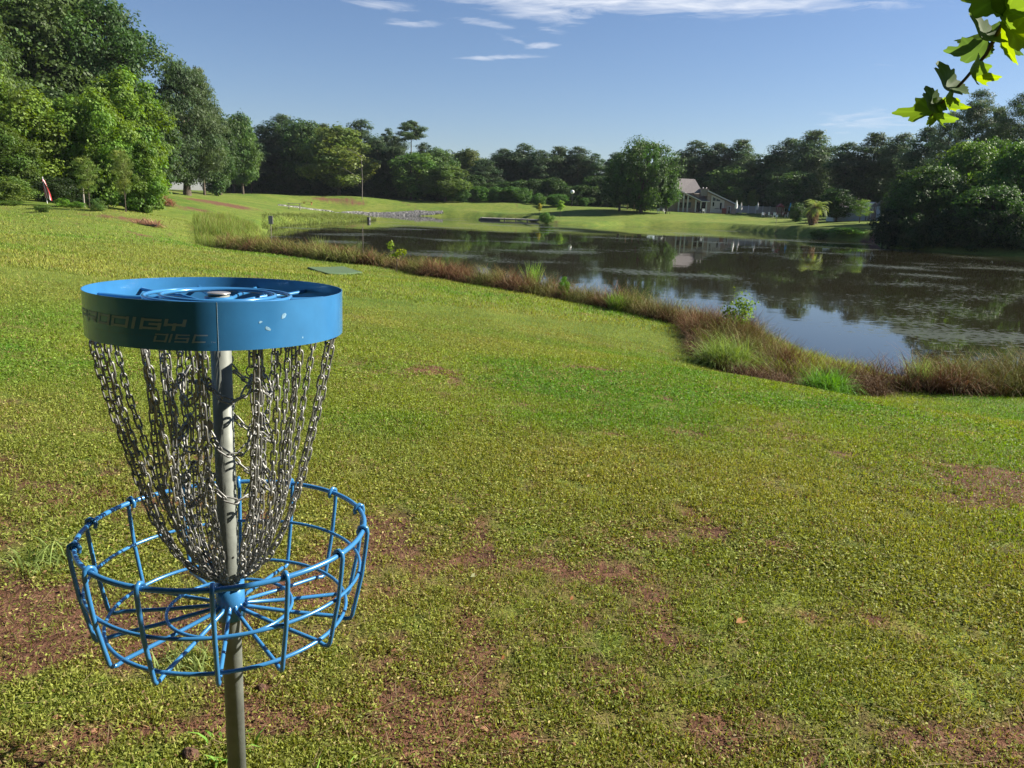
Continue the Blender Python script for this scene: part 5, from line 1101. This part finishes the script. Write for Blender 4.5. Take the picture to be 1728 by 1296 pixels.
lump('stone', 'tiny red stone left of the flat reddish stone', 'stone', 802, 1218, 1.7, .009, STN, 'red stones', (1, .8, .4), 4)
lump('stone', 'pale tan stone near the bottom edge of the lawn', 'stone', 967, 1257, 1.7, .009, STN, 'red stones', (1, .8, .5), 5)
lump('stone', 'red stone on the bare soil left of the basket pole low down', 'stone', 158, 1235, 1.7, .014, STN, 'red stones', (1, .8, .4), 6)
lump('stone', 'reddish stone on bare soil near the lower left corner', 'stone', 95, 1212, 1.7, .014, STN, 'red stones', (1.2, .8, .4), 7)
for i, (px, py, lb) in enumerate(((966, 1023, 'small orange dead leaf in the middle of the lawn'), (1251, 1062, 'curled orange and tan dead leaf on the right part of the lawn'), (800, 984, 'pale whitish green leaf lying on the lawn right of the basket'), (994, 812, 'pale tan leaf standing in the grass near the middle'), (1010, 1180, 'small yellowish leaf on thin grass'), (850, 1125, 'small orange leaf near the bare soil'))):
    p = hit(px, py); zz = h1(p.x, p.y); s = (.012, .024, .016, .016, .010, .010)[i]; V = np.array([[(-s, 0, .0), (0, -s * .5, .006), (s, 0, .012), (0, s * .5, .002)], [(-s, 0, .0), (0, s * .5, .002), (s * .2, s * .9, .014), (-s * .7, s * .5, .012)]])
    o = mesh_obj('dead_leaf', quads_mesh('dead_leaf', V, GRASS, np.array([[(.55, .25, .12), (.50, .28, .13), (.50, .52, .30), (.55, .40, .22), (.4, .36, .1), (.5, .22, .1)][i]] * 2)), None); o.location = (p.x, p.y, zz + .028); tag(o, lb, 'leaf', 'dead leaves on the lawn')

# ------------------------------------------------------------------ overhanging branch, upper right
def maple_leaf(s, curl, rn):
    """five lobed leaf in its own plane, base at the origin, tip towards +x; bent over its length"""
    out = []; N_ = 72
    for i in range(N_ + 1):
        a = -math.pi + 2 * math.pi * i / N_; lob = max(0, math.cos(a)) ** 5 * 1.0 if abs(a) < .5 else 0
        r_ = .5
        for c_, h_, w_ in ((0, .60, .42), (1.05, .40, .40), (-1.05, .40, .40), (2.0, .16, .3), (-2.0, .16, .3)): r_ = max(r_, .46 + h_ * max(0, 1 - abs(a - c_) / w_ / 1.8) ** .8)
        r_ *= 1 + .05 * math.sin(a * 17); out.append((r_ * math.cos(a) + .40, r_ * math.sin(a) * .85))
    ctr = (.40, 0); tris = []
    def bend(x, y):
        z = -curl * x * x - .25 * abs(y) ** 1.3 + .05 * math.sin(6 * y + 4 * x); return (x * s * (1 - .12 * curl), y * s, z * s)
    for i in range(N_):
        a, b = out[i], out[i + 1]; m1 = tuple((ctr[k] + a[k]) / 2 for k in (0, 1)); m2 = tuple((ctr[k] + b[k]) / 2 for k in (0, 1))
        tris.append([bend(*ctr), bend(*m1), bend(*m2), bend(*ctr)]); tris.append([bend(*m1), bend(*a), bend(*b), bend(*m2)])
    return np.array(tris)
br_o = thing('hanging_branch', 'leafy lobed tree branch hanging into the top right corner', 'branch', tuple(at_y(1728, -40, 1.7)))
B0 = br_o.location.copy(); YB = 1.75
bp = [at_y(1900, -420, 1.2), at_y(1800, -180, 1.5), at_y(1725, -30, 1.65), at_y(1692, 40, YB), at_y(1664, 92, YB), at_y(1630, 132, YB + .02), at_y(1604, 160, YB + .03), at_y(1580, 182, YB + .04), at_y(1572, 196, YB + .05)]
MB().tube([p - B0 for p in bp], [.012, .010, .008, .005, .004, .0034, .003, .0024, .0015], 7).build('stem', plain('twig_bark', (.10, .06, .05), .7), br_o)
def leafp(b, t, s, curl, roll, col_, rn):
    """leaf from point b (px,py,depth) pointing to t, built at its real place on the branch"""
    A = at_y(*b) - B0; Tt = at_y(*t) - B0; d = (Tt - A); s_ = d.length / 1.42; d.normalize(); side = d.cross(Vector((0, 0, 1))).normalized(); up = side.cross(d); roll += .65 if roll > 0 else -.65; side2 = side * math.cos(roll) + up * math.sin(roll); up2 = d.cross(side2)
    V = maple_leaf(s_, curl, rn); V[:, :, 1] *= .68; M3 = np.array([list(d), list(side2), list(-up2) if False else list(side2.cross(d) * -1)]); W = V @ M3 + np.array(list(A)); c = np.array(col_)[None] * VEIN[:, None]
    me_ = quads_mesh('leaf', W, BLEAF, c); me_.polygons.foreach_set('use_smooth', [True] * len(V)); 
    bm2 = bmesh.new(); bm2.from_mesh(me_); bmesh.ops.remove_doubles(bm2, verts=bm2.verts, dist=s_ * .002); bm2.to_mesh(me_); bm2.free(); mesh_obj('leaf', me_, None, br_o)
_a = -math.pi + 2 * math.pi * (np.repeat(np.arange(72), 2) + .5) / 72; VEIN = 1 + .55 * sum(np.exp(-((_a - c_) / .05) ** 2) for c_ in (0, 1.05, -1.05, 2.0, -2.0))
BLEAF = leaf_mat('branch_leaf', .5, .65, .15)
rn = random.Random(2); g1, g2, g3 = (.065, .115, .03), (.12, .20, .035), (.20, .29, .04)
for b, t, cu, ro, c_ in (((1684, 60, 1.75), (1594, 78, 1.70), .35, .25, g1), ((1672, 84, 1.75), (1588, 100, 1.80), .3, -.3, g1), ((1645, 118, 1.76), (1604, 122, 1.7), .5, .9, g2), ((1640, 125, 1.76), (1652, 142, 1.7), .4, .6, g3), ((1622, 145, 1.78), (1541, 148, 1.72), .25, .35, g1),
                      ((1590, 172, 1.79), (1526, 184, 1.75), .3, .5, g1), ((1585, 180, 1.79), (1530, 204, 1.76), .3, -.4, g2), ((1578, 188, 1.80), (1556, 212, 1.75), .6, .8, g2), ((1590, 170, 1.80), (1618, 190, 1.76), .4, .5, g3), ((1574, 192, 1.80), (1582, 222, 1.78), .5, -.6, g2), ((1600, 165, 1.79), (1572, 178, 1.74), .5, 1.0, g2), ((1588, 182, 1.80), (1600, 205, 1.85), .4, .9, g1),
                      ((1690, 45, 1.74), (1690, 112, 1.72), .25, .7, g3), ((1700, 30, 1.72), (1738, 118, 1.70), .3, -.5, g3), ((1698, 20, 1.72), (1636, 12, 1.70), .35, .5, g1), ((1690, 30, 1.73), (1672, 30, 1.66), .5, .8, g2), ((1700, 10, 1.70), (1668, -30, 1.7), .3, .4, g1), ((1705, 15, 1.72), (1752, 60, 1.75), .4, -.3, g2),
                      ((1695, 40, 1.76), (1664, 100, 1.85), .5, .3, g1), ((1712, -10, 1.7), (1755, 20, 1.68), .3, .9, g1), ((1710, 0, 1.7), (1650, -25, 1.62), .3, -.8, g2), ((1690, 70, 1.75), (1715, 92, 1.72), .4, .9, g1), ((1704, 5, 1.7), (1690, 60, 1.6), .4, .2, g2)): leafp(b, t, .1, cu, ro, c_, rn)

# ------------------------------------------------------------------ air
hz_, ht_, hb_ = plain('haze', (1, 1, 1)), None, None
hz_.node_tree.nodes.remove(hz_.node_tree.nodes['Principled BSDF']); pv = hz_.node_tree.nodes.new('ShaderNodeVolumePrincipled')
pv.inputs['Color'].default_value = (.80, .88, 1, 1); pv.inputs['Density'].default_value = .00009; hz_.node_tree.links.new(pv.outputs[0], hz_.node_tree.nodes['Material Output'].inputs['Volume'])
tag(MB().box(-950, -950, -2.5, 950, 950, 42).build('haze', hz_), kind='stuff')
